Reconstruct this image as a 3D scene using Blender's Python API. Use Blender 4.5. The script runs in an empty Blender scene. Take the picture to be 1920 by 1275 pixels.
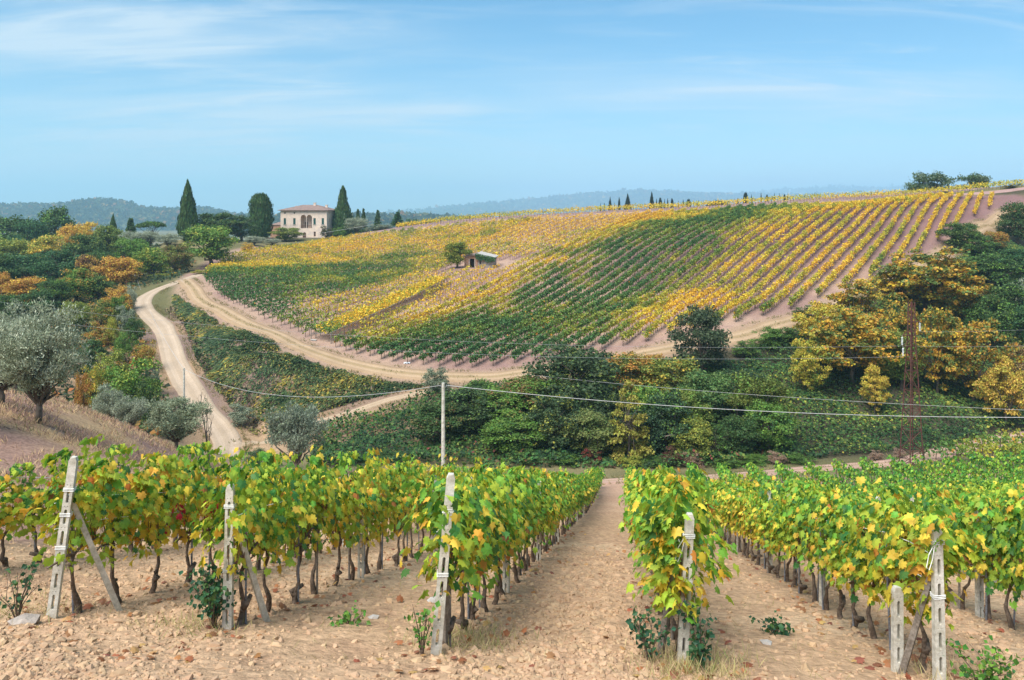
import bpy, math, random
import numpy as np
from mathutils import Vector, Matrix, Euler
from mathutils.geometry import tessellate_polygon
R = math.radians
scene = bpy.context.scene
COL = scene.collection
random.seed(7); rng = np.random.default_rng(7)

# ---------------------------------------------------------------- camera, sky, sun, exposure
cam = bpy.data.cameras.new('camera'); cam_ob = bpy.data.objects.new('camera', cam); COL.objects.link(cam_ob)
cam.sensor_width = 36.0; cam.lens = 36.0 * 1500 / 1920; cam.shift_y = -227.5 / 1920
cam.clip_start = 0.1; cam.clip_end = 30000
cam_ob.location = (0, 0, 0); cam_ob.rotation_euler = (R(90), 0, 0)
scene.camera = cam_ob
SUN_EL, SUN_AZ = R(56), R(215)              # azimuth measured from +Y towards +X: the sun stands behind the camera, to its left
world = bpy.data.worlds.new('World'); scene.world = world; world.use_nodes = True
def sky_nodes():
    nt = world.node_tree; nt.nodes.clear(); N = nt.nodes.new; L = nt.links.new
    out = N('ShaderNodeOutputWorld'); bg = N('ShaderNodeBackground'); L(bg.outputs[0], out.inputs[0])
    sky = N('ShaderNodeTexSky'); sky.sky_type = 'NISHITA'; sky.sun_disc = False
    sky.sun_elevation = SUN_EL; sky.sun_rotation = SUN_AZ; sky.altitude = 200; sky.air_density = 1.0; sky.dust_density = 0.4; sky.ozone_density = 3.0
    tc = N('ShaderNodeTexCoord')
    sep = N('ShaderNodeSeparateXYZ'); L(tc.outputs['Generated'], sep.inputs[0])
    def math_(op, a, b=None, c=None):
        m = N('ShaderNodeMath'); m.operation = op
        for i, q in enumerate((a, b, c)):
            if q is None: continue
            if isinstance(q, (int, float)): m.inputs[i].default_value = q
            else: L(q, m.inputs[i])
        return m.outputs[0]
    z = math_('MAXIMUM', sep.outputs[2], 0.0)
    d = math_('ADD', z, 0.12)
    cmb = N('ShaderNodeCombineXYZ'); L(math_('DIVIDE', sep.outputs[0], d), cmb.inputs[0]); L(math_('DIVIDE', sep.outputs[1], d), cmb.inputs[1])
    def wisp(rot, scl, nscale, det, dist, lo, hi, loc=(0, 0, 0)):
        mp = N('ShaderNodeMapping'); L(cmb.outputs[0], mp.inputs[0]); mp.inputs['Rotation'].default_value = (0, 0, R(rot)); mp.inputs['Scale'].default_value = scl; mp.inputs['Location'].default_value = loc
        no = N('ShaderNodeTexNoise'); L(mp.outputs[0], no.inputs['Vector']); no.inputs['Scale'].default_value = nscale; no.inputs['Detail'].default_value = det; no.inputs['Distortion'].default_value = dist; no.inputs['Roughness'].default_value = 0.58
        mr = N('ShaderNodeMapRange'); mr.interpolation_type = 'SMOOTHSTEP'; L(no.outputs[0], mr.inputs[0]); mr.inputs[1].default_value = lo; mr.inputs[2].default_value = hi
        return mr.outputs[0]
    w1 = wisp(50, (0.34, 1.0, 1), 0.9, 11, 0.7, 0.40, 0.70, (1.7, 4.4, 0))
    w2 = wisp(38, (0.7, 2.2, 1), 1.6, 12, 1.6, 0.42, 0.74, (0.4, 2.7, 0))
    big = wisp(0, (0.5, 0.8, 1), 0.8, 3, 0.2, 0.40, 0.65, (5.2, 2.0, 0))
    m = math_('MULTIPLY', math_('ADD', math_('MULTIPLY', w1, 0.7), math_('MULTIPLY', w2, 0.45)), math_('ADD', math_('MULTIPLY', big, 0.75), 0.25))
    m = math_('MINIMUM', math_('MULTIPLY', m, 1.25), 0.8)
    hs = N('ShaderNodeHueSaturation'); hs.inputs['Hue'].default_value = 0.487; hs.inputs['Saturation'].default_value = 1.28; hs.inputs['Value'].default_value = 1.0; L(sky.outputs[0], hs.inputs['Color'])
    mix = N('ShaderNodeMix'); mix.data_type = 'RGBA'; L(m, mix.inputs[0]); L(hs.outputs[0], mix.inputs[6]); mix.inputs[7].default_value = (5.4, 5.9, 6.2, 1)
    L(mix.outputs[2], bg.inputs[0]); bg.inputs[1].default_value = 0.10
sky_nodes()
sun = bpy.data.lights.new('sun', 'SUN'); sun.energy = 4.3; sun.angle = R(45); sun.color = (1.0, 0.96, 0.90)
sun_ob = bpy.data.objects.new('sun', sun); COL.objects.link(sun_ob)
_to = Vector((math.sin(SUN_AZ) * math.cos(SUN_EL), math.cos(SUN_AZ) * math.cos(SUN_EL), math.sin(SUN_EL)))
sun_ob.rotation_euler = (-_to).to_track_quat('-Z', 'Y').to_euler(); sun_ob.location = (-60, -60, 80)
vs = scene.view_settings; vs.view_transform = 'Standard'; vs.look = 'None'; vs.gamma = 1; vs.use_curve_mapping = False; vs.exposure = 0.66
cy = scene.cycles; cy.max_bounces = 6; cy.diffuse_bounces = 3; cy.glossy_bounces = 2; cy.transmission_bounces = 4; cy.transparent_max_bounces = 6; cy.volume_bounces = 1
cy.caustics_reflective = False; cy.caustics_refractive = False; cy.use_denoising = True; cy.sample_clamp_indirect = 6

# ---------------------------------------------------------------- helpers
def tag(o, label=None, cat=None, group=None, kind=None):
    if label: o['label'] = label
    if cat: o['category'] = cat
    if group: o['group'] = group
    if kind: o['kind'] = kind
    return o
def empty(name, loc=(0, 0, 0), rz=0.0, scl=(1, 1, 1)):
    o = bpy.data.objects.new(name, None); COL.objects.link(o); o.location = loc; o.rotation_euler = (0, 0, rz); o.scale = scl; o.empty_display_size = 0.2
    return o
class MB:
    """Collects vertices and faces and links them as one mesh object."""
    def __init__(s): s.v = []; s.n = 0; s.f = []
    def add(s, v, f, mat=0, col=None):
        v = np.asarray(v, float).reshape(-1, 3); f = np.asarray(f, int)
        if f.size == 0: return
        s.v.append(v); s.f.append((f + s.n, mat, col)); s.n += len(v)
    def box(s, c, d, mat=0, rz=0.0, col=None):
        x, y, z = np.asarray(d, float) / 2
        v = np.array([(-x, -y, -z), (x, -y, -z), (x, y, -z), (-x, y, -z), (-x, -y, z), (x, -y, z), (x, y, z), (-x, y, z)])
        if rz:
            ca, sa = math.cos(rz), math.sin(rz); v = np.stack([v[:, 0] * ca - v[:, 1] * sa, v[:, 0] * sa + v[:, 1] * ca, v[:, 2]], 1)
        s.add(v + np.asarray(c, float), [(0, 3, 2, 1), (4, 5, 6, 7), (0, 1, 5, 4), (1, 2, 6, 5), (2, 3, 7, 6), (3, 0, 4, 7)], mat, col)
    def tube(s, pts, rad, sides=6, mat=0, cap=True, col=None):
        pts = np.asarray(pts, float); k = len(pts); rad = np.broadcast_to(np.asarray(rad, float), (k,))
        t = np.gradient(pts, axis=0); t /= np.linalg.norm(t, axis=1)[:, None] + 1e-12
        ref = np.array([0, 0, 1.0]) if abs(t[:, 2]).mean() < 0.8 else np.array([1.0, 0, 0])
        a = np.cross(t, ref); a /= np.linalg.norm(a, axis=1)[:, None] + 1e-12; b = np.cross(t, a)
        th = np.arange(sides) * 2 * math.pi / sides
        v = (pts[:, None] + rad[:, None, None] * (np.cos(th)[None, :, None] * a[:, None] + np.sin(th)[None, :, None] * b[:, None])).reshape(-1, 3)
        i = np.arange(k - 1)[:, None] * sides; j = np.arange(sides)[None]; j2 = (j + 1) % sides
        f = np.stack([i + j, i + j2, i + sides + j2, i + sides + j], -1).reshape(-1, 4)
        s.add(v, f, mat, col)
        if cap:
            base = s.n - len(v)
            s.f.append((np.array([[base + (k - 1) * sides + q for q in range(sides)]]), mat, col))
            s.f.append((np.array([[base + q for q in range(sides)][::-1]]), mat, col))
    def plate(s, outer, holes, y0, y1, mat=0, col=None):
        """A flat plate in the XZ plane from y0 to y1 (front at y0) with holes cut through it."""
        loops = [outer] + list(holes)
        tris = tessellate_polygon([[Vector((x, z, 0)) for x, z in l] for l in loops])
        flat = [p for l in loops for p in l]; n = len(flat)
        v = [(x, y0, z) for x, z in flat] + [(x, y1, z) for x, z in flat]
        s.add(v, [t for t in tris] + [tuple(q + n for q in t[::-1]) for t in tris], mat, col)
        base = s.n - 2 * n; off = 0; q4 = []
        for l in loops:
            m = len(l)
            for i in range(m):
                a, b = off + i, off + (i + 1) % m
                q4.append((base + a, base + b, base + n + b, base + n + a))
            off += m
        s.f.append((np.array(q4), mat, col))
    def mesh(s, name, mats, smooth=False):
        me = bpy.data.meshes.new(name)
        v = np.concatenate(s.v); me.vertices.add(len(v)); me.vertices.foreach_set('co', v.ravel())
        loops = np.concatenate([f.ravel() for f, _, _ in s.f]); tot = np.concatenate([np.full(len(f), f.shape[1]) for f, _, _ in s.f])
        me.loops.add(len(loops)); me.loops.foreach_set('vertex_index', loops.astype(np.int32))
        me.polygons.add(len(tot)); st = np.concatenate([[0], np.cumsum(tot)[:-1]])
        me.polygons.foreach_set('loop_start', st.astype(np.int32)); me.polygons.foreach_set('loop_total', tot.astype(np.int32))
        mi = np.concatenate([np.full(len(f), m) for f, m, _ in s.f]); me.polygons.foreach_set('material_index', mi.astype(np.int32))
        if any(c is not None for _, _, c in s.f):
            cc = []
            for f, _, c in s.f:
                c = np.asarray((0.5, 0.5, 0.5) if c is None else c, float)
                cc.append(np.broadcast_to(c, (len(f), 3)) if c.ndim == 1 else c)
            cc = np.concatenate(cc); cc = np.concatenate([cc, np.ones((len(cc), 1))], 1)
            at = me.attributes.new('Col', 'FLOAT_COLOR', 'FACE'); at.data.foreach_set('color', cc.ravel().astype(np.float32))
        for m in (mats if isinstance(mats, (list, tuple)) else [mats]): me.materials.append(m)
        me.update(calc_edges=True)
        me.polygons.foreach_set('use_smooth', np.full(len(tot), smooth))
        return me
    def build(s, name, mats, parent=None, smooth=False, loc=(0, 0, 0), rz=0.0):
        return link(name, s.mesh(name, mats, smooth), parent, loc, rz)
def link(name, me, parent=None, loc=(0, 0, 0), rz=0.0):
    o = bpy.data.objects.new(name, me); COL.objects.link(o); o.parent = parent; o.location = loc; o.rotation_euler = (0, 0, rz)
    return o
def unit(a): return a / (np.linalg.norm(a, axis=-1, keepdims=True) + 1e-12)
# leaf outlines: x across, y towards the tip, z off the blade; faces
LEAF4 = (np.array([(0, 0, 0), (0.42, 0.45, 0.12), (0, 1, -0.06), (-0.42, 0.45, 0.12)]), np.array([(0, 1, 2, 3)]))
SPRIG = (np.array([(0, 0, 0), (0.17, 0.45, 0.05), (0, 1, 0), (-0.17, 0.45, 0.05)]), np.array([(0, 1, 2, 3)]))
_h = [(.17, -.07), (.40, -.02), (.37, .15), (.56, .32), (.37, .43), (.40, .68), (.17, .67)]
_a = [(0, .09)] + _h + [(0, 1.0)] + [(-x, y) for x, y in _h[::-1]]
NL = len(_a)
def _vl(cx, cy, fold): return (np.array([(x, y, -cx * x * x - cy * (y - .4) ** 2 + fold * abs(x)) for x, y in _a] + [(0, .38, .03)]), np.array([(NL, i, (i + 1) % NL) for i in range(NL)]))
VINELEAFS = [_vl(.45, .25, 0), _vl(.1, .55, .35), _vl(.9, -.2, .1), _vl(.2, .1, -.3)]
VINELEAF = VINELEAFS[0]
def leaves(o, t, n, s, tpl):
    """Leaf blades at points o with tip direction t, blade normal n, size s."""
    t = unit(t); x = unit(np.cross(t, n)); n = np.cross(x, t)
    tv, tf = tpl; s = np.broadcast_to(np.asarray(s, float), (len(o),))
    v = o[:, None] + s[:, None, None] * (tv[None, :, 0:1] * x[:, None] + tv[None, :, 1:2] * t[:, None] + tv[None, :, 2:3] * n[:, None])
    f = (np.arange(len(o)) * len(tv))[:, None, None] + tf[None]
    return v.reshape(-1, 3), f.reshape(-1, tf.shape[1])
def rdir(n, r=None):
    return unit((r or rng).normal(size=(n, 3)))
def vnoise(x, y, s=1.0, seed=0):
    """Smooth value noise 0..1 at scale s (metres per cell)."""
    x = np.asarray(x, float) / s + seed * 17.3; y = np.asarray(y, float) / s - seed * 9.1
    xi = np.floor(x).astype(np.int64); yi = np.floor(y).astype(np.int64); fx = x - xi; fy = y - yi
    fx = fx * fx * (3 - 2 * fx); fy = fy * fy * (3 - 2 * fy)
    def h(a, b):
        q = (a * 374761393 + b * 668265263 + seed * 1442695041) & 0x7fffffff; q = ((q ^ (q >> 13)) * 1274126177) & 0x7fffffff
        return ((q ^ (q >> 16)) & 0xffff) / 65535.0
    return (h(xi, yi) * (1 - fx) + h(xi + 1, yi) * fx) * (1 - fy) + (h(xi, yi + 1) * (1 - fx) + h(xi + 1, yi + 1) * fx) * fy
def fbm(x, y, s, seed=0, o=3):
    r = 0; a = 1; t = 0
    for i in range(o): r = r + a * vnoise(x, y, s / 2 ** i, seed + i); t += a; a *= .5
    return r / t
def catmull(p, step):
    p = np.asarray(p, float); q = np.vstack([2 * p[0] - p[1], p, 2 * p[-1] - p[-2]]); out = []
    for i in range(len(p) - 1):
        n = max(2, int(np.linalg.norm(p[i + 1] - p[i]) / step)); t = (np.arange(n) / n)[:, None]
        a, b, c, d = q[i], q[i + 1], q[i + 2], q[i + 3]
        out.append(.5 * (2 * b + (c - a) * t + (2 * a - 5 * b + 4 * c - d) * t ** 2 + (3 * b - a - 3 * c + d) * t ** 3))
    return np.vstack(out + [p[-1:]])
def in_poly(x, y, poly):
    r = np.zeros(np.shape(x), bool); n = len(poly)
    for i in range(n):
        x1, y1 = poly[i]; x2, y2 = poly[(i + 1) % n]
        if y1 == y2: continue
        r ^= ((y1 > y) != (y2 > y)) & (x < (x2 - x1) * (y - y1) / (y2 - y1) + x1)
    return r
def line_dist(x, y, pl):
    d = np.full(np.shape(x), 1e9)
    for i in range(len(pl) - 1):
        ax, ay = pl[i][:2]; bx, by = pl[i + 1][:2]; L2 = (bx - ax) ** 2 + (by - ay) ** 2
        t = np.clip(((x - ax) * (bx - ax) + (y - ay) * (by - ay)) / L2, 0, 1)
        d = np.minimum(d, np.hypot(x - ax - t * (bx - ax), y - ay - t * (by - ay)))
    return d
def ordinal(n):
    return f"{n}{'th' if 10 <= n % 100 <= 20 else {1: 'st', 2: 'nd', 3: 'rd'}.get(n % 10, 'th')}"

# ---------------------------------------------------------------- materials
def mat(name, base=(.5, .5, .5), rough=.8, spec=.25, noise=None, bump=0, bscale=20, col_attr=False, metal=0, var=0.25, nscale=3.0):
    m = bpy.data.materials.new(name); m.use_nodes = True; nt = m.node_tree; N = nt.nodes.new; L = nt.links.new
    b = nt.nodes['Principled BSDF']; b.inputs['Roughness'].default_value = rough; b.inputs['Specular IOR Level'].default_value = spec; b.inputs['Metallic'].default_value = metal
    tc = N('ShaderNodeTexCoord')
    if col_attr:
        a = N('ShaderNodeAttribute'); a.attribute_name = 'Col'; src = a.outputs['Color']
    else:
        c = N('ShaderNodeRGB'); c.outputs[0].default_value = (*base, 1); src = c.outputs[0]
    no = N('ShaderNodeTexNoise'); L(tc.outputs['Object'], no.inputs['Vector']); no.inputs['Scale'].default_value = nscale; no.inputs['Detail'].default_value = 8; no.inputs['Roughness'].default_value = .65
    if noise:
        mx = N('ShaderNodeMix'); mx.data_type = 'RGBA'; rp = N('ShaderNodeMapRange'); L(no.outputs[0], rp.inputs[0]); rp.inputs[1].default_value = .40; rp.inputs[2].default_value = .65
        L(rp.outputs[0], mx.inputs[0]); L(src, mx.inputs[6]); mx.inputs[7].default_value = (*noise, 1); src = mx.outputs[2]
    hs = N('ShaderNodeHueSaturation'); L(src, hs.inputs['Color'])
    n2 = N('ShaderNodeTexNoise'); L(tc.outputs['Object'], n2.inputs['Vector']); n2.inputs['Scale'].default_value = nscale * 4.3; n2.inputs['Detail'].default_value = 6
    mr = N('ShaderNodeMapRange'); L(n2.outputs[0], mr.inputs[0]); mr.inputs[1].default_value = .3; mr.inputs[2].default_value = .7; mr.inputs[3].default_value = 1 - var; mr.inputs[4].default_value = 1 + var
    L(mr.outputs[0], hs.inputs['Value']); L(hs.outputs[0], b.inputs['Base Color'])
    if bump:
        n3 = N('ShaderNodeTexNoise'); L(tc.outputs['Object'], n3.inputs['Vector']); n3.inputs['Scale'].default_value = bscale; n3.inputs['Detail'].default_value = 8
        bp = N('ShaderNodeBump'); L(n3.outputs[0], bp.inputs['Height']); bp.inputs['Strength'].default_value = bump; bp.inputs['Distance'].default_value = .6 / bscale; L(bp.outputs[0], b.inputs['Normal'])
    return m
def leaf_mat(name, source='OBJ', trans=.3, var=.35, rough=.55, hue=.03):
    """Leaf blades: colour of the plant (object colour with a second colour in patches) or of each leaf (Col), varied leaf by leaf."""
    m = bpy.data.materials.new(name); m.use_nodes = True; nt = m.node_tree; nt.nodes.clear(); N = nt.nodes.new; L = nt.links.new
    geo = N('ShaderNodeNewGeometry'); oi = N('ShaderNodeObjectInfo')
    if source == 'OBJ':
        ac = N('ShaderNodeAttribute'); ac.attribute_type = 'OBJECT'; ac.attribute_name = 'accent'
        am = N('ShaderNodeAttribute'); am.attribute_type = 'OBJECT'; am.attribute_name = 'accent_amount'
        tc = N('ShaderNodeTexCoord'); ad = N('ShaderNodeVectorMath'); ad.operation = 'ADD'; L(tc.outputs['Object'], ad.inputs[0])
        sc = N('ShaderNodeMath'); sc.operation = 'MULTIPLY'; L(oi.outputs['Random'], sc.inputs[0]); sc.inputs[1].default_value = 50; L(sc.outputs[0], ad.inputs[1])
        no = N('ShaderNodeTexNoise'); L(ad.outputs[0], no.inputs['Vector']); no.inputs['Scale'].default_value = 2.6; no.inputs['Detail'].default_value = 3
        r1 = N('ShaderNodeMath'); r1.operation = 'MULTIPLY_ADD'; L(geo.outputs['Random Per Island'], r1.inputs[0]); r1.inputs[1].default_value = .35; L(no.outputs[0], r1.inputs[2])
        inv = N('ShaderNodeMath'); inv.operation = 'MULTIPLY_ADD'; L(am.outputs['Fac'], inv.inputs[0]); inv.inputs[1].default_value = .75; inv.inputs[2].default_value = -1.05
        s2 = N('ShaderNodeMath'); s2.operation = 'ADD'; L(r1.outputs[0], s2.inputs[0]); L(inv.outputs[0], s2.inputs[1])
        st = N('ShaderNodeMath'); st.operation = 'MULTIPLY'; st.use_clamp = True; L(s2.outputs[0], st.inputs[0]); st.inputs[1].default_value = 7
        mx = N('ShaderNodeMix'); mx.data_type = 'RGBA'; L(st.outputs[0], mx.inputs[0]); L(oi.outputs['Color'], mx.inputs[6]); L(ac.outputs['Color'], mx.inputs[7]); src = mx.outputs[2]
    else:
        a = N('ShaderNodeAttribute'); a.attribute_name = 'Col'; src = a.outputs['Color']
    hs = N('ShaderNodeHueSaturation'); L(src, hs.inputs['Color'])
    mr = N('ShaderNodeMapRange'); L(geo.outputs['Random Per Island'], mr.inputs[0]); mr.inputs[3].default_value = 1 - var; mr.inputs[4].default_value = 1 + var; L(mr.outputs[0], hs.inputs['Value'])
    f = N('ShaderNodeMath'); f.operation = 'MULTIPLY'; L(geo.outputs['Random Per Island'], f.inputs[0]); f.inputs[1].default_value = 7.31
    fr = N('ShaderNodeMath'); fr.operation = 'FRACT'; L(f.outputs[0], fr.inputs[0])
    mh = N('ShaderNodeMapRange'); L(fr.outputs[0], mh.inputs[0]); mh.inputs[3].default_value = .5 - hue; mh.inputs[4].default_value = .5 + hue; L(mh.outputs[0], hs.inputs['Hue'])
    b = N('ShaderNodeBsdfPrincipled'); b.inputs['Roughness'].default_value = rough; b.inputs['Specular IOR Level'].default_value = .25; L(hs.outputs[0], b.inputs['Base Color'])
    tr = N('ShaderNodeBsdfTranslucent'); L(hs.outputs[0], tr.inputs['Color'])
    ms = N('ShaderNodeMixShader'); ms.inputs[0].default_value = trans; L(b.outputs[0], ms.inputs[1]); L(tr.outputs[0], ms.inputs[2])
    o = N('ShaderNodeOutputMaterial'); L(ms.outputs[0], o.inputs[0])
    return m
M = dict(
    leaf=leaf_mat('tree_leaf', var=.45, trans=.25), hleaf=leaf_mat('hill_vine_leaf', 'COL', .25, .20, .6, .012), vleaf=leaf_mat('vine_leaf', 'COL', .33, .28, .5, .018), cover=leaf_mat('cover_leaf', 'COL', .25, .35, .6, .03),
    bark=mat('bark', (.11, .085, .065), .9, .1, (.20, .17, .14), .6, 14), vbark=mat('vine_bark', (.11, .078, .056), .95, .1, (.22, .165, .125), .9, 40, nscale=9),
    cane=mat('red_cane', (.20, .075, .05), .7, .2, (.12, .06, .04)),
    concrete=mat('concrete', (.66, .63, .55), .9, .15, (.40, .37, .29), .35, 60, nscale=6, var=.15), oldwood=mat('weathered_wood', (.30, .26, .22), .9, .1, (.18, .15, .12), .5, 30, nscale=8),
    metal=mat('grey_metal', (.22, .24, .28), .55, .4, (.14, .13, .13), nscale=8), rust=mat('rusty_steel', (.115, .045, .035), .8, .2, (.07, .035, .03), .2, 30),
    wire=mat('wire', (.35, .36, .36), .5, .4), cable=mat('pale_cable', (.48, .48, .47), .6, .3), string=mat('white_string', (.8, .8, .76), .7, .2),
    ceramic=mat('ceramic', (.75, .76, .76), .25, .5), plaster=mat('plaster', (.76, .60, .47), .9, .1, (.60, .49, .42), .15, 8, nscale=.6, var=.08),
    rooft=mat('roof_tile', (.28, .19, .16), .9, .1, (.20, .15, .13), .6, 5, nscale=1.2), shutter=mat('green_shutter', (.02, .09, .075), .6, .3),
    dark=mat('dark_interior', (.03, .025, .022), .9, .1), wood=mat('brown_wood', (.12, .06, .035), .8, .2), stone=mat('rough_stone', (.38, .33, .28), .95, .1, (.24, .19, .16), .8, 6, nscale=2.2, var=.3),
    brick=mat('old_brick', (.34, .16, .09), .95, .1, (.42, .30, .22), .6, 12, nscale=4), slab=mat('pale_slab', (.48, .45, .41), .9, .1, (.34, .31, .28)), white=mat('white_bag', (.8, .8, .8), .6, .2),
    ground=mat('ground_soil', rough=1, spec=.05, bump=1.0, bscale=16, col_attr=True, var=.30, nscale=1.6), road=mat('gravel', rough=1, spec=.05, bump=.5, bscale=9, col_attr=True, var=.12, nscale=1.4),
    clod=leaf_mat('soil_clod', 'COL', 0, .14, 1.0, .006), grass=leaf_mat('dry_grass', 'COL', .25, .25, .7, .01))
# ---------------------------------------------------------------- terrain
FPX, U0, V0 = 1500.0, 960.0, 410.0          # focal length and eye level used to turn measured sizes into metres
def PX(u, v, y): return ((u - U0) * y / FPX, y, (V0 - v) * y / FPX)
RD = 0.139                                   # the near rows run along (0.139, 1)
HD = 0.607                                   # the rows on the hillside run along (0.607, 1)
def near_plane(x, y):
    c = x - RD * y
    return -(2.12 + 0.045 * np.clip(c, -9, 12)) - 0.323 * y
CP = []
for y in (1, 6, 10, 15, 21, 28, 37, 47):
    for c in (-9, -4.5, 0, 5, 10, 16):
        x = c + RD * y
        CP.append((x, y, float(near_plane(x, y))))
for u, v, y in [
    # lower track at the foot of the near vineyard
    (900, 922, 70), (1100, 907, 75), (1165, 902, 76), (1300, 898, 77), (1400, 892, 78), (1550, 880, 80), (1700, 869, 82), (1770, 852, 86), (1850, 838, 91), (1920, 828, 95), (2050, 815, 100),
    (1165, 932, 60), (1300, 909, 71), (1500, 904, 73), (1700, 896, 74), (1500, 942, 62), (1800, 937, 62), (1920, 975, 42), (1920, 922, 66), (2100, 960, 45), (2100, 890, 70),
    (700, 930, 60), (560, 925, 66), (700, 880, 80), (560, 880, 82),
    # olive slope on the left
    (80, 795, 37), (335, 850, 60), (248, 808, 62), (130, 752, 48), (200, 785, 53), (300, 828, 57), (390, 865, 63), (50, 905, 25), (200, 915, 30), (0, 745, 48), (-200, 700, 48), (-200, 850, 28), (-250, 1020, 14), (0, 1010, 17),
    (440, 905, 60), (330, 925, 46), (-500, 650, 60), (-400, 690, 90),
    (200, 845, 74), (100, 800, 76), (0, 740, 90), (330, 830, 82),
    # gravel road
    (420, 850, 92), (425, 830, 95), (405, 800, 100), (370, 760, 106), (345, 720, 113), (325, 680, 120), (315, 640, 129), (300, 610, 138), (272, 575, 152), (300, 545, 164), (345, 526, 175), (388, 511, 188),
    (280, 720, 110), (240, 680, 116), (200, 640, 125), (220, 590, 145), (120, 600, 140), (0, 620, 130), (0, 575, 170), (150, 545, 190), (0, 520, 230), (200, 480, 250), (330, 480, 225), (-300, 560, 200), (-300, 500, 280),
    (350, 450, 240), (410, 470, 225), (470, 452, 255),
    # hill track
    (362, 540, 162), (400, 575, 144), (480, 615, 130), (560, 650, 121), (640, 678, 115), (720, 695, 111), (800, 704, 109), (900, 708, 108), (960, 703, 108.5), (1050, 690, 110), (1200, 665, 113.5), (1380, 632, 119), (1450, 611, 124), (1520, 592, 130), (1620, 552, 141), (1720, 506, 157), (1800, 455, 174), (1850, 422, 188), (1885, 405, 196), (2000, 370, 205),
    # side path and the bank between road and track
    (455, 832, 95), (520, 812, 96.5), (600, 790, 98.5), (720, 752, 102), (800, 735, 104), (420, 700, 112), (500, 700, 111), (420, 640, 122), (360, 590, 139), (600, 860, 88), (800, 870, 83), (800, 800, 94), (340, 560, 156),
    # wooded gully
    (960, 880, 82), (1100, 880, 83), (1300, 880, 84), (1500, 862, 86), (1650, 850, 88), (1800, 830, 93),
    (1000, 790, 95), (1200, 790, 97), (1400, 775, 97), (1500, 700, 112), (1430, 682, 113), (1650, 720, 107), (1650, 615, 126), (1800, 700, 115), (1900, 600, 140), (1900, 720, 113), (1800, 575, 143), (1900, 450, 190), (2050, 560, 150), (2050, 420, 200), (2150, 700, 120),
    # hill vineyard
    (880, 506, 175), (700, 522, 180), (541, 464, 245), (610, 451, 255), (643, 446, 256), (733, 438, 252), (940, 420, 246), (1100, 409, 246), (1300, 399, 245), (1450, 390, 240), (1616, 386, 230), (1793, 370, 216), (1890, 364, 212),
    (480, 500, 205), (410, 516, 180), (800, 600, 138), (1000, 600, 137), (1200, 560, 146), (1100, 500, 172), (1300, 480, 170), (1500, 470, 166), (1650, 440, 178),
    (590, 448, 275), (590, 446, 295), (700, 432, 280), (500, 452, 285), (850, 413, 272), (1000, 402, 268), (1200, 392, 266), (1400, 381, 262), (1550, 370, 256), (1700, 359, 248), (1850, 352, 239), (2000, 347, 231), (2200, 350, 230)]:
    CP.append(PX(u, v, y))
CP += [(-60, 345, -16), (0, 340, -12), (60, 335, -8), (120, 330, -4), (-140, 345, -18), (180, 320, -2), (-20, 420, -30), (120, 420, -26), (-150, 430, -30), (220, 420, -20), (300, 300, -2), (-200, 200, -22), (-200, 300, -22), (250, 200, 2), (200, 130, -12), (200, 60, -24), (120, 20, -12), (-80, 10, -4), (-100, 60, -8), (-120, 110, -14), (40, -30, 6), (-40, -30, 8), (0, -30, 7.3)]
CP = np.array(CP)
def _tps():
    s = 50.0
    p = CP[:, :2] / s; n = len(p)
    d2 = ((p[:, None] - p[None]) ** 2).sum(-1)
    K = np.where(d2 > 0, 0.5 * d2 * np.log(np.maximum(d2, 1e-12)), 0) + np.eye(n) * 2e-4
    A = np.zeros((n + 3, n + 3)); A[:n, :n] = K; A[:n, n] = 1; A[:n, n + 1:] = p; A[n, :n] = 1; A[n + 1:, :n] = p.T
    return p, s, np.linalg.solve(A, np.concatenate([CP[:, 2], np.zeros(3)]))
_P, _S, _W = _tps()
def smooth01(t):
    t = np.clip(t, 0, 1); return t * t * (3 - 2 * t)
def zmap(x, y):
    """Height of the land in metres; eye level is 0."""
    x = np.atleast_1d(np.asarray(x, float)); y = np.atleast_1d(np.asarray(y, float))
    sh = x.shape; x = x.ravel(); y = y.ravel(); out = np.empty(len(x)); n = len(_P)
    xc, yc = np.clip(x, -260, 320), np.clip(y, -40, 440)
    for i in range(0, len(x), 20000):
        q = np.stack([xc[i:i+20000], yc[i:i+20000]], 1) / _S
        d2 = ((q[:, None] - _P[None]) ** 2).sum(-1)
        out[i:i+20000] = (0.5 * d2 * np.log(np.maximum(d2, 1e-12))) @ _W[:n] + _W[n] + q @ _W[n+1:]
    edge = smooth01((np.maximum(np.maximum(np.abs(x - 20) - 200, 0) / 140, np.maximum(y - 330, 0) / 110)))
    base = -26 - 10 * smooth01((y - 400) / 600)
    return (out * (1 - edge) + base * edge).reshape(sh)
# ---------------------------------------------------------------- ground: one sheet, finer near the camera
def axis(segs):
    out = [segs[0][0]]
    for a, b, s0, s1 in segs:
        x = a; 
        while x < b - 1e-6:
            s = s0 + (s1 - s0) * (x - a) / (b - a); x = min(b, x + s); out.append(x)
    return np.array(out)
GX = axis([(-9500, -700, 900, 200), (-700, -150, 60, 6), (-150, -15, 2.0, .9), (-15, -9, .9, .10), (-9, 9.5, .08, .08), (9.5, 17, .10, .9), (17, 160, .9, 2.0), (160, 700, 6, 60), (700, 9500, 200, 900)])
GY = axis([(-60, 4, 8, .5), (4, 7.5, .3, .1), (7.5, 15, .058, .062), (15, 40, .08, .8), (40, 260, .9, 1.1), (260, 420, 2, 6), (420, 14000, 20, 700)])
gx, gy = np.meshgrid(GX, GY)
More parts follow.
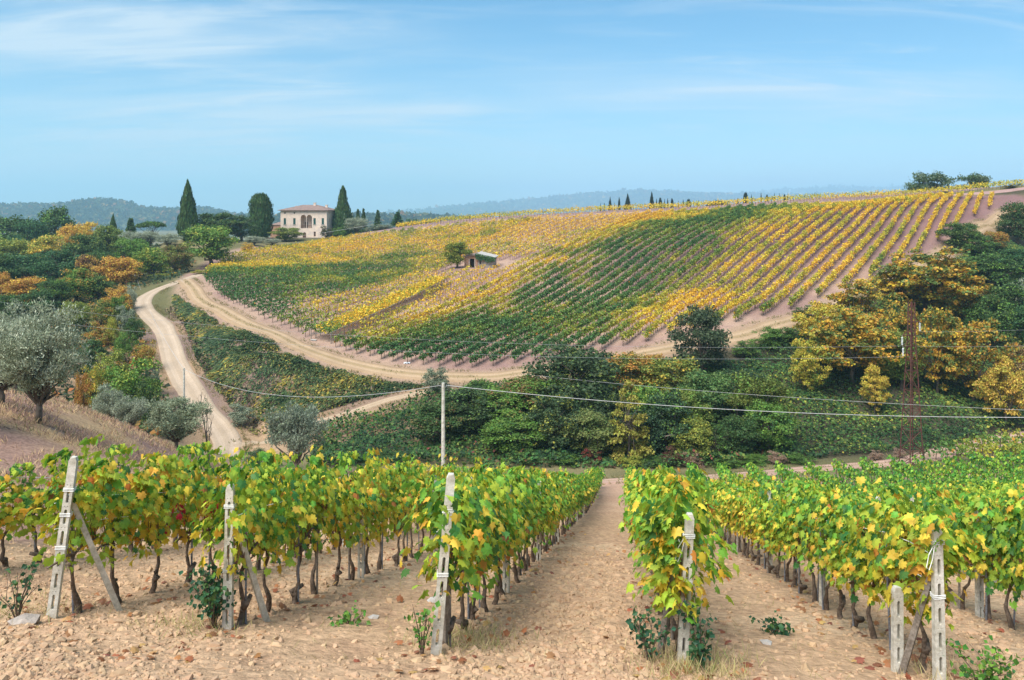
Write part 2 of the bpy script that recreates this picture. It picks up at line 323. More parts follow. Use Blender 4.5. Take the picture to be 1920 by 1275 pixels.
# coarse evaluation of the smooth land form, then interpolation to the grid
def _eval():
    cx = np.unique(np.concatenate([np.arange(-400, 461, 4.0), GX[(GX < -400) | (GX > 460)]])); cyy = np.unique(np.concatenate([np.arange(-60, 60, 1.5), np.arange(60, 270, 2.5), np.arange(270, 470, 6.0), GY[GY > 470]]))
    a, b = np.meshgrid(cx, cyy); zz = zmap(a, b)
    def cub(xs, zs, x):   # cubic Hermite along the last axis
        i = np.clip(np.searchsorted(xs, x) - 1, 0, len(xs) - 2); h = xs[i + 1] - xs[i]; t = (x - xs[i]) / h
        g = np.gradient(zs, xs, axis=-1)
        return (zs[..., i] * (2 * t**3 - 3 * t**2 + 1) + zs[..., i + 1] * (3 * t**2 - 2 * t**3) + g[..., i] * h * (t**3 - 2 * t**2 + t) + g[..., i + 1] * h * (t**3 - t**2))
    z1 = cub(cx, zz, GX)
    return cub(cyy, z1.T, GY).T
GZ = _eval()
ROAD = [PX(u, v, y)[:2] for u, v, y in [(430, 868, 88), (423, 850, 92), (427, 830, 95), (408, 800, 100), (372, 760, 106), (347, 720, 113), (327, 680, 120), (316, 640, 129), (300, 610, 138), (275, 585, 147), (268, 568, 156), (285, 550, 163), (320, 535, 170), (350, 524, 177), (386, 512, 189), (415, 500, 202)]]
ROAD = [(ROAD[0][0] + 1.5, 83)] + ROAD
TRACK = [PX(u, v, y)[:2] for u, v, y in [(345, 526, 176), (360, 538, 163), (400, 575, 144), (480, 615, 130), (560, 650, 121), (640, 678, 115), (720, 695, 111), (800, 704, 109), (900, 708, 108), (960, 703, 108.5), (1050, 690, 110), (1200, 665, 113.5), (1380, 632, 119), (1450, 611, 124), (1520, 592, 130), (1620, 552, 141), (1720, 506, 157), (1800, 455, 174), (1850, 422, 188), (1885, 405, 196), (2000, 370, 205)]]
SIDE = [PX(u, v, y)[:2] for u, v, y in [(440, 836, 94), (475, 826, 95.5), (520, 812, 96.5), (600, 790, 98.5), (660, 770, 100), (720, 752, 102), (800, 735, 104), (850, 728, 104.5)]]
LOW = [PX(u, v, y)[:2] for u, v, y in [(620, 905, 76), (760, 908, 75), (900, 908, 75), (1100, 905, 75.5), (1165, 902, 76.3), (1300, 898, 77.5), (1400, 892, 79), (1550, 880, 81), (1700, 869, 83), (1770, 852, 87), (1850, 838, 92), (1920, 828, 96), (2050, 815, 101)]]
UPPER = [PX(u, v, y)[:2] for u, v, y in [(740, 439, 256), (850, 428, 254), (940, 419, 253), (1100, 407, 253), (1300, 396, 251), (1450, 388, 247), (1616, 380, 238), (1793, 366, 222), (1890, 360, 216), (2000, 356, 210)]]
EDGE_UP = [(-64, 166), (-72, 190), (-76, 213), (-70, 243), (-58, 251), (-38, 249), (-3, 247), (23, 246), (55, 244), (79, 239.5), (99, 230), (116, 217), (128, 207)]
VINEYARD = EDGE_UP + [(x - 1.2, y + 3.4) for x, y in TRACK[19:1:-1]]
def _zones():
    x, y = gx, gy
    n1 = fbm(x, y, 3.0, 1); n2 = fbm(x, y, 11., 2); n3 = fbm(x, y, .8, 5)
    def mix(a, b, t): return a * (1 - t[..., None]) + np.asarray(b) * t[..., None]
    c = np.zeros(x.shape + (3,)) + np.array((.20, .17, .085))
    c = mix(c, (.14, .13, .06), smooth01((n2 - .42) * 5))
    # near vineyard soil
    vy = smooth01((x + 13.5 + (n1 - .5) * 3 - RD * y) / 3) * smooth01((77 - y) / 3)
    soil = np.zeros_like(c) + np.array((.465, .305, .185)); soil = mix(soil, (.54, .375, .235), smooth01((n1 - .45) * 4)); soil = mix(soil, (.38, .235, .145), smooth01((n3 - .5) * 4) * .6)
    soil = mix(soil, (.46, .285, .21), smooth01((y - 30) / 40) * .7)
    c = mix(c, soil, vy)
    # olive slope: dry mauve grass and straw
    ol = (1 - vy) * smooth01((-x - 8 + .0 * y) / 3) * smooth01((84 - y) / 8)
    dry = np.zeros_like(c) + np.array((.32, .20, .15)); dry = mix(dry, (.46, .31, .17), smooth01((n1 - .5) * 5)); dry = mix(dry, (.20, .125, .11), smooth01((n3 - .52) * 5) * .6)
    c = mix(c, dry, ol)
    # hillside soil
    hv = smooth01((-line_dist(x, y, VINEYARD + VINEYARD[:1]) * np.where(in_poly(x, y, VINEYARD), -1, 1) + 7) / 3.0)
    hs = np.zeros_like(c) + np.array((.30, .19, .155)); hs = mix(hs, (.40, .27, .20), smooth01((n2 - .45) * 4)); hs = mix(hs, (.20, .112, .108), smooth01((y - 135) / 50) * smooth01((x - 15) / 40) * .85); hs = mix(hs, (.25, .15, .14), smooth01((n3 - .5) * 4) * .5)
    c = mix(c, hs, hv)
    up = smooth01((y - 236 + .12 * np.maximum(x - 40, 0)) / 5) * smooth01((x + 55) / 10)
    c = mix(c, (.30, .20, .175), up)
    # bank between the road and the hill track: straw, brown and bare mauve earth
    bank = smooth01((112 - np.abs(y - 118) - 80) / 6) * (x < -4) * (x > -62) * (1 - hv) * (y > 88)
    bk = np.zeros_like(c) + np.array((.30, .20, .12)); bk = mix(bk, (.40, .27, .16), smooth01((n1 - .48) * 5)); bk = mix(bk, (.22, .15, .12), smooth01((n2 - .5) * 5))
    c = mix(c, bk, bank)
    # dark brown earth under the growth of the wooded gully
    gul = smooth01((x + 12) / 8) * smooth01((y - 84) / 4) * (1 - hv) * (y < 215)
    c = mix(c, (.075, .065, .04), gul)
    d = line_dist(x, y, TRACK)
    c = mix(c, (.35, .24, .16), smooth01((3.0 - d) / 1.2))
    return c
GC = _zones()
def clodding():
    """Tilled relief of the near soil: real height in the sheet, rougher in the alleys, smooth wheel strips."""
    near = smooth01((60 - gy) / 25) * (gy > 3) * smooth01((gx + 14) / 2) * smooth01((17 - gx) / 2)
    c = gx - RD * gy
    rough = .35 + .65 * np.exp(-((c + .75) / .95) ** 2) + .45 * np.exp(-((c + 6.1) / 1.0) ** 2) + .4 * np.exp(-((c + 8.8) / 1.2) ** 2) + .45 * np.exp(-((c - 4.9) / .9) ** 2)
    h = (vnoise(gx, gy, .60, 11) - .5) * .13 + (vnoise(gx, gy, .30, 12) - .5) * .10 + (np.maximum(vnoise(gx, gy, .17, 13), .45) - .5) * .11
    return near * rough * h
GZ = GZ + clodding() + (fbm(gx, gy, 9., 21) - .5) * .35 * smooth01((gy - 60) / 30) * (np.abs(gx) < 300)
# a ditch beside the gravel road
_rd = np.array(ROAD[3:13]) + np.array((4.2, 1.0)); GZ -= .9 * np.exp(-(line_dist(gx, gy, _rd) / 1.1) ** 2)
# flat terrace for the villa and the hut
def terrace(x0, y0, r, fade, dz=0.0):
    global GZ
    w = smooth01(1 - (np.maximum(np.hypot(gx - x0, gy - y0) - r, 0)) / fade)
    i, j = np.argmin(abs(GY - y0)), np.argmin(abs(GX - x0)); GZ = GZ * (1 - w) + (GZ[i, j] + dz) * w
terrace(-67.5, 283, 13, 9); terrace(-8.0, 177.5, 3.5, 4)
def gz(x, y):
    x = np.asarray(x, float); y = np.asarray(y, float)
    i = np.clip(np.searchsorted(GX, x) - 1, 0, len(GX) - 2); j = np.clip(np.searchsorted(GY, y) - 1, 0, len(GY) - 2)
    tx = (x - GX[i]) / (GX[i + 1] - GX[i]); ty = (y - GY[j]) / (GY[j + 1] - GY[j])
    return (GZ[j, i] * (1 - tx) + GZ[j, i + 1] * tx) * (1 - ty) + (GZ[j + 1, i] * (1 - tx) + GZ[j + 1, i + 1] * tx) * ty
def ground_mesh():
    ny, nx = gx.shape; me = bpy.data.meshes.new('ground')
    co = np.stack([gx, gy, GZ], -1).reshape(-1, 3); me.vertices.add(len(co)); me.vertices.foreach_set('co', co.ravel())
    a = (np.arange(ny - 1)[:, None] * nx + np.arange(nx - 1)[None]).ravel(); f = np.stack([a, a + 1, a + nx + 1, a + nx], 1)
    me.loops.add(f.size); me.loops.foreach_set('vertex_index', f.ravel().astype(np.int32)); me.polygons.add(len(f))
    me.polygons.foreach_set('loop_start', (np.arange(len(f)) * 4).astype(np.int32)); me.polygons.foreach_set('loop_total', np.full(len(f), 4, np.int32))
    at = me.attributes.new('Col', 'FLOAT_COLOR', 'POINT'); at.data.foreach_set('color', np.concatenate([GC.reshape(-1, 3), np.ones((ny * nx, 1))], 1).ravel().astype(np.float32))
    me.materials.append(M['ground']); me.update(calc_edges=True); me.polygons.foreach_set('use_smooth', np.ones(len(f), bool))
    return tag(link('ground', me), kind='structure')
ground_mesh()
def strip(name, pts, width, base, rut, step=.8, rise=.07, centre=None, wob=.12):
    """A dirt or gravel road: crowned strip with two wheel ruts, edges let into the ground."""
    p = catmull(pts, step); t = unit(np.gradient(p, axis=0)); nrm = np.stack([-t[:, 1], t[:, 0]], 1)
    s = np.array([-.56, -.5, -.40, -.30, -.2, -.1, 0, .1, .2, .3, .40, .5, .56]); k = len(s)
    w = width * (1 + wob * (fbm(p[:, 0], p[:, 1], 6, 31) - .5) * 2)
    q = p[:, None] + nrm[:, None] * (s[None] * w[:, None])[..., None]
    prof = rise + np.array([-.35, -.03, .015, 0, -.035, .0, .025, .0, -.035, 0, .015, -.03, -.35])
    z = gz(q[..., 0], q[..., 1]) + prof
    v = np.concatenate([q, z[..., None]], -1).reshape(-1, 3); n = len(p)
    i = (np.arange(n - 1)[:, None] * k + np.arange(k - 1)[None]).ravel(); f = np.stack([i, i + k, i + k + 1, i + 1], 1)
    tt = np.exp(-((np.abs(s[:-1] + .05) - .22) / .10) ** 2)
    col = np.asarray(base)[None, None] * (1 - tt[None, :, None]) + np.asarray(rut)[None, None] * tt[None, :, None]
    if centre is not None:
        tc = np.exp(-((s[:-1] + .05) / .08) ** 2); col = col * (1 - .7 * tc[None, :, None]) + np.asarray(centre)[None, None] * .7 * tc[None, :, None]
    nz = fbm(q[:-1, :-1, 0], q[:-1, :-1, 1], 2.2, 33)[..., None]
    col = np.broadcast_to(col, (n - 1, k - 1, 3)) * (.86 + .28 * nz)
    m = MB(); m.add(v, f, 0, col.reshape(-1, 3)); o = m.build(name, M['road'], smooth=True)
    return tag(o, kind='structure')
strip('gravel_road', ROAD, 3.2, (.40, .305, .215), (.47, .365, .265))
strip('hill_track', TRACK, 3.0, (.35, .24, .145), (.43, .305, .19), centre=(.28, .21, .10), rise=.09)
strip('side_path', SIDE, 1.2, (.38, .28, .18), (.43, .32, .22))
strip('valley_track', LOW, 3.4, (.40, .25, .19), (.50, .34, .25), centre=(.34, .24, .14), rise=.09)
strip('upper_track', UPPER, 3.6, (.33, .21, .185), (.40, .26, .23), rise=.10)
# ---------------------------------------------------------------- hillside vineyard
GRN, DGR, LIM, YEL, GLD, ORG, BRN, RED = [np.array(c) for c in ((.12, .225, .045), (.07, .16, .05), (.30, .36, .05), (.80, .58, .05), (.78, .47, .04), (.60, .25, .04), (.22, .11, .04), (.42, .05, .03))]
def row_m(xr): return np.interp(xr, [-30, 55], [.48, .70])
def row_x(xr, y): return xr + row_m(xr) * (y - 150)
def pick(prob, cols, n, r):
    p = np.asarray(prob, float); p = np.broadcast_to(p, (n, len(cols))) if p.ndim == 1 else p
    c = np.cumsum(p / p.sum(1, keepdims=True), 1); k = np.minimum((r.random(n)[:, None] > c).sum(1), len(cols) - 1)
    return np.asarray(cols)[k]
PERG = [(-29.5, 123.5), (-14.5, 163)]
HUT = (-8.0, 177.5)
def hill_green(xr, x, y):
    """How green the vines are here, 0 yellow to 1 dark green."""
    low = line_dist(x, y, TRACK[1:18])
    g = np.interp(xr, [-200, -40, -30, -17, -5, 2, 24, 31, 37, 90], [.45, .45, .24, .18, .34, .76, .74, .5, .18, .14])
    pl = [(-66, 160), (-68, 180), (-52, 190), (-26, 212), (-20, 192), (-24, 160), (-30, 126), (-48, 128)]; dd = line_dist(x, y, pl + pl[:1]) * np.where(in_poly(x, y, pl), 1, -1) + (fbm(x, y, 9, 44) - .5) * 14
    g = np.where(xr < -32, .24 + .46 * smooth01((dd + 5) / 12), g)
    g = np.where(xr > 37, g + .3 * smooth01((9 - low) / 6), g + .5 * smooth01((13 - low) / 9))
    g = g - np.where(xr < 10, .5 * smooth01((y - 205) / 25) * (xr > -40), 0)
    return np.clip(g + (fbm(x, y, 5, 41) - .5) * 1.0, 0, 1)
def vine_row(line, r, green, nl=24, size=.36, hgt=1.75, wid=.34, spacing=.95, fill=1.0, base=.72, jit=.075):
    """Leaves, trunks and posts of a far row along line (N,2)."""
    seg = np.concatenate([[0], np.cumsum(np.linalg.norm(np.diff(line, axis=0), axis=1))]); n = max(2, int(seg[-1] / spacing)); s = np.linspace(0, seg[-1], n)
    x = np.interp(s, seg, line[:, 0]) + r.normal(0, .06, n); y = np.interp(s, seg, line[:, 1]) + r.normal(0, .06, n); z = gz(x, y)
    ok = ~in_poly(x, y, [(HUT[0] - 8, HUT[1] - 7), (HUT[0] + 7, HUT[1] - 5), (HUT[0] + 13, HUT[1] + 4), (HUT[0] - 5, HUT[1] + 6)])
    x, y, z = x[ok], y[ok], z[ok]; n = len(x)
    if n < 2: return None
    g = green(x, y); dens = fill * (.55 + .45 * np.clip(g * 1.3, 0, 1)) * (.75 + .5 * fbm(x, y, 4, 43))
    d = np.array([line[-1, 0] - line[0, 0], line[-1, 1] - line[0, 1]]); d = d / np.linalg.norm(d)
    k = np.maximum(3, (nl * dens).astype(int)); idx = np.repeat(np.arange(n), k); m = len(idx)
    al = r.uniform(-.62, .62, m) * spacing; ac = r.normal(0, wid * .55, m); h = base + (hgt - base) * r.beta(1.5, 1.2, m) * (.85 + .3 * r.random(n)[idx]) + (r.random(m) < .05) * r.uniform(0, .4, m)
    o = np.stack([x[idx] + d[0] * al - d[1] * ac, y[idx] + d[1] * al + d[0] * ac, z[idx] + h], 1)
    nm = unit(np.stack([-d[1] * np.sign(ac), d[0] * np.sign(ac), np.full(m, .7)], 1) * .8 + rdir(m, r) * .75); t = unit(rdir(m, r) + np.array([0, 0, -.5]))
    gg = np.clip(g[idx] * .95 + r.normal(0, jit, m) - .12 * (h < base + .35), 0, 1)
    rare = r.random(m); gg = np.where(rare < .012, -.08, gg)
    col = np.stack([np.interp(gg, [-.1, .0, .14, .30, .50, .70, 1], [float(c[q]) for c in (ORG, GLD, YEL, (YEL + LIM) / 2, LIM * .85, GRN, DGR)]) for q in range(3)], 1)
    lv = MB(); v, f = leaves(o, t, nm, size * r.uniform(.7, 1.3, m), LEAF4); lv.add(v, f, 0, col)
    tk = MB(); post = np.arange(n) % 5 == 0
    for sel, rad, hh in ((~post, .045, .95), (post, .055, hgt + .12)):
        q = np.stack([x, y, z], 1)[sel]; kq = len(q); lean = r.normal(0, .06, (kq, 2))
        th = np.arange(3) * 2.094; ring = np.stack([np.cos(th), np.sin(th), np.zeros(3)], 1) * rad
        lo = q[:, None] + ring[None] - np.array([0, 0, .1]); hi = q[:, None] + ring[None] * .8 + np.array([0, 0, hh]); hi[..., :2] += lean[:, None]
        v = np.concatenate([lo, hi], 1).reshape(-1, 3); b = (np.arange(kq) * 6)[:, None, None]
        f = (b + np.array([(0, 1, 4, 3), (1, 2, 5, 4), (2, 0, 3, 5)])[None]).reshape(-1, 4); tk.add(v, f)
    return lv, tk
def merge(a, b):
    for q, mi, c in b.f: a.f.append((q + a.n, mi, c))
    a.v += b.v; a.n += b.n
def hill_rows():
    r = np.random.default_rng(11); lv_all, tk_all = MB(), MB(); rows = []
    for xr in np.arange(-107, 90, 2.9):
        y = np.arange(104, 256, .5); x = row_x(xr, y); ins = in_poly(x, y, VINEYARD) & (line_dist(x, y, TRACK) > 3.1)
        if -47 < xr < -14: ins &= ~((line_dist(x, y, PERG) < 2.3))
        if ins.sum() < 12: continue
        line = np.stack([x[ins], y[ins]], 1)
        w = vine_row(line, r, lambda a, b, xr=xr: hill_green(xr, a, b), nl=60 if xr > -10 else 44, fill=1.05 if xr > -10 else (.62 if xr > -36 else .82), wid=.29, hgt=1.75, base=.74, jit=.07 if xr > -10 else .11)
        if w is None: continue
        if xr > -6: rows.append((xr, w, line))
        else: merge(lv_all, w[0]); merge(tk_all, w[1])
    o = lv_all.build('hillside_vine_leaves', M['hleaf']); tag(o, 'yellow and green vines massed on the left half of the hillside', 'vines', kind='stuff')
    tag(tk_all.build('hillside_vine_stems', M['vbark']), 'vine stems and posts massed on the left half of the hillside', 'vine stems', kind='stuff')
    n = len(rows)
    for i, (xr, (lv, tk), line) in enumerate(rows):
        e = empty('vine_row', (line[0, 0], line[0, 1], float(gz(*line[0]))))
        look = 'dark green' if 0 < xr < 25 else ('green and yellow' if xr <= 0 or xr < 34 else 'golden yellow')
        tag(e, f'{look} vine row on the hillside, {ordinal(n - i)} counting from its right-hand end', 'vine row', 'vine rows on the hillside')
        for nm, mb, mt in (('foliage', lv, 'hleaf'), ('stems', tk, 'vbark')):
            mb.v = [q - np.array(e.location) for q in mb.v]; mb.build(nm, M[mt], e)['kind'] = 'stuff'
    # rows along the crest, above the upper track
    for k in range(3):
        pts = catmull([(a - .05 * k, b + 4.5 + 3.2 * k) for a, b in UPPER], .5)
        w = vine_row(pts, r, lambda a, b: np.clip(.22 + (fbm(a, b, 6, 47) - .5) * .8, 0, 1), nl=20, size=.38, hgt=1.9, fill=1.1)
        e = empty('crest_vine_row', (*pts[0], float(gz(*pts[0])))); tag(e, f'yellow vine row along the crest, {("nearest the upper track", "middle of three", "farthest of three, against the sky")[k]}', 'vine row', 'vine rows along the crest')
        for nm, mb, mt in (('foliage', w[0], 'hleaf'), ('stems', w[1], 'vbark')):
            mb.v = [q - np.array(e.location) for q in mb.v]; mb.build(nm, M[mt], e)['kind'] = 'stuff'
hill_rows()
def pergola():
    r = np.random.default_rng(5); a, b = np.array(PERG[0]), np.array(PERG[1]); d = (b - a) / np.linalg.norm(b - a); nr = np.array([d[1], -d[0]])
    e = empty('pergola', (*a, float(gz(*a)))); o0 = np.array(e.location)
    tag(e, 'long low pergola under bright yellow vine leaves, running down from the stone hut', 'pergola')
    L = np.linalg.norm(b - a); m = 5200; s = r.uniform(0, L, m); c = r.uniform(-1.9, 1.7, m)
    x = a[0] + d[0] * s + nr[0] * c; y = a[1] + d[1] * s + nr[1] * c
    o = np.stack([x, y, gz(x, y) + 1.75 + r.normal(0, .16, m) + .25 * (fbm(x, y, 1.5, 3) - .5)], 1)
    g = smooth01((7 - s) / 7) * .8
    col = np.where((r.random(m) < g)[:, None], GRN, pick([.5, .25, .2, .03], [YEL, GLD, LIM, GRN], m, r))
    lv = MB(); v, f = leaves(o - o0, unit(rdir(m, r) + [0, 0, -.2]), unit(rdir(m, r) * .6 + [0, 0, 1]), r.uniform(.28, .46, m), LEAF4); lv.add(v, f, 0, col); lv.build('canopy', M['vleaf'], e)
    k = 0
    while k * 1.25 < L:
        for side in (1.8, -1.8):
            p = a + d * k * 1.25 + nr * side; z = float(gz(*p)); q = MB(); q.tube([(0, 0, -.2), (.02, 0, .9), (0, .02, 1.85)], [.075, .065, .06], 5); q.build('post', M['oldwood'], e, loc=Vector((p[0], p[1], z)) - e.location)
        k += 1
    for side in (1.85, -1.85):
        pts = np.array([a + d * t + nr * side for t in np.linspace(0, L, 30)]); z = gz(pts[:, 0], pts[:, 1]) + 1.72
        q = MB(); q.tube(np.column_stack([pts, z]) - o0, .05, 4); q.build('rail', M['oldwood'], e)
        q = MB(); q.tube(np.column_stack([pts, z - .75]) - o0, .035, 4); q.build('rail', M['oldwood'], e)
pergola()

# ---------------------------------------------------------------- near vineyard
ROWS = [-10.6, -7.25, -4.97, -2.12, .65, 3.5, 6.1] + [6.1 + 2.75 * k for k in range(1, 14)]
START = [11.4, 10.1, 9.8, 8.9, 9.05, 9.0, 8.6] + [8.6] * 13
INDIV = [9, 34, 46, 62, 62, 50, 25, 8, 4]
ROWNAME = ['sparse leftmost row', 'row behind the strongly leaning post', 'row behind the leafy rose bush', 'row left of the central alley', 'row right of the central alley', 'row behind the post with string loop', 'row right of the string-loop post', 'second row right of string-loop post', 'third row right of string-loop post']
def vine_foliage(seed, yellow, n=430, tpl=VINELEAF, size=.135, droop=.0):
    """Leaves set along shoots that rise from the cordon, arch over the wires and hang."""
    r = np.random.default_rng(seed); ph2 = r.uniform(0, 10)
    ns = 19; st = r.uniform(-.52, .52, ns); sd = np.where(r.random(ns) < .5, -1, 1.) * r.uniform(.25, 1.0, ns); rise = r.uniform(1.35, 2.35, ns); dr = r.normal(0, .22, ns); hang = r.random(ns) < .6
    j = r.integers(0, ns, n); t = r.random(n) ** .85; fall = np.where(hang[j], 1.0, .35)
    al = st[j] + dr[j] * t + r.normal(0, .055, n); h = .92 + (rise[j] - .06) * t - (rise[j] * .62) * fall * t ** 2 + r.normal(0, .055, n); ac = sd[j] * (.10 + .42 * t ** 1.4) * np.where(hang[j], 1, .55) + r.normal(0, .075, n)
    k = int(n * .10); h[:k] = r.uniform(.78, 1.2, k); al[:k] = r.choice(st[:6], k) + r.normal(0, .09, k); ac[:k] = r.normal(0, .16, k)
    h = np.minimum(h, 2.12) - droop * .5 * (al > .2) * (h < 1.3)
    o = np.stack([ac, al, h], 1); sg = np.sign(ac + 1e-6)
    nm = unit(np.stack([sg * 1.0, np.zeros(n), np.full(n, .6)], 1) + rdir(n, r) * .75); t = unit(np.stack([sg * .35, r.normal(0, .5, n), np.full(n, -.75)], 1) + rdir(n, r) * .45)
    patch = vnoise(al * 3 + ph2 * 3, h * 3, .8, 9); y = np.clip(yellow * (1.15 + .9 * (h < 1.25) - .45 * (h > 1.7)) * (.35 + 1.3 * patch), 0, 1)
    pr = np.stack([(1 - y) * .24, (1 - y) * .62, .50 + .35 * y, y * .75, y * .20, y * .03, y * .02], 1)
    col = pick(pr, [np.array((.075, .21, .045)), np.array((.18, .38, .045)), np.array((.42, .54, .055)), np.array((.80, .62, .07)), np.array((.76, .44, .05)), np.array((.58, .24, .05)), BRN], n, r)
    return o, t, nm, size * r.uniform(.62, 1.2, n), col
FOL = []
for i in range(14):
    yl = [.12, .2, .3, .42, .55, .25, .35, .5, .15, .65, .3, .2, .45, .8][i]
    FOL.append(vine_foliage(100 + i, yl, n=(540, 350, 440)[i % 3], droop=.25 * (i % 3 == 0)))
FOLMESH = []
for q in FOL:
    m = MB(); kk = np.arange(len(q[0])) % 4
    for b in range(4):
        w = kk == b; v, f = leaves(q[0][w], q[1][w], q[2][w], q[3][w], VINELEAFS[b]); m.add(v, f, 0, np.repeat(q[4][w], NL, 0))
    FOLMESH.append(m.mesh('foliage', M['vleaf']))
def trunk_mesh(seed):
    r = np.random.default_rng(seed); m = MB(); k = 10; z = np.linspace(-.12, .86, k); w = r.normal(0, .030, (k, 2)).cumsum(0); w -= w[2]; lean = r.normal(0, .09, 2)
    p = np.column_stack([w[:, 0] * .7 + lean[0] * z * .5, w[:, 1] + lean[1] * z, z]); rad = np.interp(z, [-.1, .05, .22, .34, .6, .86], [.048, .046, .034, .025, .022, .032]) * r.uniform(.85, 1.2, k)
    m.tube(p, rad, 7)
    if r.random() < .6:
        j = 2 + int(r.random() * 2); m.tube([p[j], p[j] + r.normal(0, .03, 3) * [1, 1, 0] + [0, 0, .05], p[j] + [r.normal(0, .05), r.normal(0, .05), .13]], [.045, .05, .028], 6)
    return m.mesh('trunk', M['vbark'], True), p[-1]
TRUNK = [trunk_mesh(200 + i) for i in range(8)]
def cordon_mesh(seed, top):
    r = np.random.default_rng(seed + 900); m = MB()
    for s in (-1, 1):
        if r.random() < .85:
            p = [top, top + [r.normal(0, .02), s * .15, .06], top + [r.normal(0, .03), s * .34, .05 + r.normal(0, .03)], top + [0, s * .5, .04]]
            m.tube(p, [.026, .020, .016, .010], 5)
    for k in range(12):
        a = r.uniform(-.45, .45); q = np.array([top[0] + r.normal(0, .02), a, top[2] + .04]); tip = q + [r.normal(0, .09), r.normal(0, .08), r.uniform(.25, .7)]
        m.tube([q, (q + tip) / 2 + r.normal(0, .03, 3), tip], [.0065, .005, .003], 4, 1)
    return m.mesh('cordon', [M['vbark'], M['cane']])
CORDON = [cordon_mesh(200 + i, TRUNK[i][1]) for i in range(8)]
def stake_mesh(h, rad, seed):
    r = np.random.default_rng(seed); m = MB(); m.tube([(.05, .03, -.15), (.05 + r.normal(0, .02), .03 + r.normal(0, .03), h)], [rad, rad], 6); return m.mesh('stake', M['metal'] if seed % 2 else M['oldwood'])
STAKE = [stake_mesh(1.15, .016, 1), stake_mesh(1.3, .02, 2), stake_mesh(1.5, .014, 3)]
ONE = []
for i, c in enumerate(((.075, .21, .045), (.18, .38, .045), (.42, .54, .055), (.80, .62, .07), (.76, .46, .05))):
    m = MB(); m.add(VINELEAF[0], VINELEAF[1], 0, np.array(c)); ONE.append(m.mesh('leaf', M['vleaf']))
m = MB(); m.add(VINELEAF[0], VINELEAF[1], 0, np.array((.50, .05, .03))); REDLEAF = m.mesh('leaf', M['vleaf'])
def near_vines():
    r = np.random.default_rng(3); count = 0; far = MB(); fart = MB(); used = set()
    for ri, c in enumerate(ROWS):
        yend = [26, 40, 62, 71, 72.3, 73, 73][min(ri, 6)] + (0 if ri < 7 else min(5, (ri - 6) * .45))
        ys = np.arange(START[ri] + .55, yend, .86); vis = 0
        for k, y in enumerate(ys):
            y = y + r.normal(0, .05); x = c + RD * y + r.normal(0, .03)
            if abs(x) > .70 * y + 1.0: continue
            z = float(gz(x, y)); ny = vnoise(x * .6, y * .45, 2.2, 51 + ri)
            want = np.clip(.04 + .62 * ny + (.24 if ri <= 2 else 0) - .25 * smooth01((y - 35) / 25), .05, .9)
            if vis < (INDIV[ri] if ri < len(INDIV) else 0):
                vis += 1; count += 1
                gap = (ri == 0 and r.random() < .5)
                e = empty('grape_vine', (x, y, z), -math.atan(RD) + r.normal(0, .05) + (math.pi if r.random() < .5 else 0))
                tag(e, f'grape vine, {ordinal(vis)} from near end of {ROWNAME[ri]}', 'grape vine', 'grape vines in the near rows')
                ti = int(r.integers(0, 8)); link('trunk', TRUNK[ti][0], e); link('cordon', CORDON[ti], e)
                yls = [.12, .2, .3, .42, .55, .25, .35, .5, .15, .65, .3, .2, .45, .8]
                cand = sorted(range(14), key=lambda q: abs(yls[q] - want) + r.random() * .18 - (.16 if q % 3 == 1 and ri <= 2 else 0)); fi = cand[0]
                fo = link('foliage', FOLMESH[fi], e); s = r.uniform(.88, 1.06); thin = r.random() < .08; fo.scale = (s * (.75 if thin else 1), 1.05, r.uniform(.90, 1.07) * (.9 if thin else 1) * (1.03 if ri <= 2 else .96) * (.80 if gap else 1)); fo.location.z = -.05
                if ri == 3 and vis <= 2 or ri == 4 and vis <= 2 or ri == 5 and vis <= 2: fo.scale = (1.15, 1.05, .98)
                if r.random() < .8: link('stake', STAKE[int(r.integers(0, 3))], e)
                if y < 15.5 and ri >= 1:      # the leaves one can pick apart: each a leaf of its own
                    for q in range(26):
                        a, hh = r.uniform(-.55, .55), r.uniform(.9, 1.85); sd = 1 if r.random() < .5 else -1; xx = sd * r.uniform(.30, .44)
                        lo = link('leaf', ONE[int(r.choice(5, p=[.22, .34, .24, .14, .06]))], fo, (xx, a, hh)); lo.scale = (r.uniform(.085, .14),) * 3
                        tv = Vector((sd * .4, r.normal(0, .5), -.8)).normalized(); nv = Vector((sd * 1.0, r.normal(0, .5), .6)).normalized(); xv = tv.cross(nv).normalized(); nv = xv.cross(tv)
                        lo.rotation_euler = Matrix((xv, tv, nv)).transposed().to_euler()
                if ri == 1 and vis in (3, 4):    # a spray of red leaves
                    for q in range(16):
                        lo = link('leaf', REDLEAF, fo, (r.uniform(.2, .42) * (1 if e.rotation_euler.z < 1.5 else -1), r.normal(.1, .2), r.normal(1.15, .13))); lo.scale = (r.uniform(.08, .12),) * 3; lo.rotation_euler = (r.uniform(.8, 2), r.uniform(-.5, .5), r.uniform(0, 6))
            else:
                n = int(np.interp(y, [20, 75], [120, 52])); o, t, nm, s, col = vine_foliage(int(r.integers(1, 99999)), want * .8, n, LEAF4, float(np.interp(y, [20, 75], [.20, .31])))
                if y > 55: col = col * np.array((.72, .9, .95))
                o[:, 2] = o[:, 2] * (1 - .12 * smooth01((y - 35) / 20)) - .05; o[:, 0] *= .85; w = np.stack([x + o[:, 0] + RD * o[:, 1], y + o[:, 1], z + o[:, 2]], 1)
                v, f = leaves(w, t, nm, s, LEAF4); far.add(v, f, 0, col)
                fart.tube([(x, y, z - .1), (x + r.normal(0, .05), y + r.normal(0, .05), z + .9)], [.045, .03], 4, cap=False)
    tag(far.build('distant_vine_leaves', M['vleaf']), 'green vines massed towards the foot of the near slope', 'vines', kind='stuff')
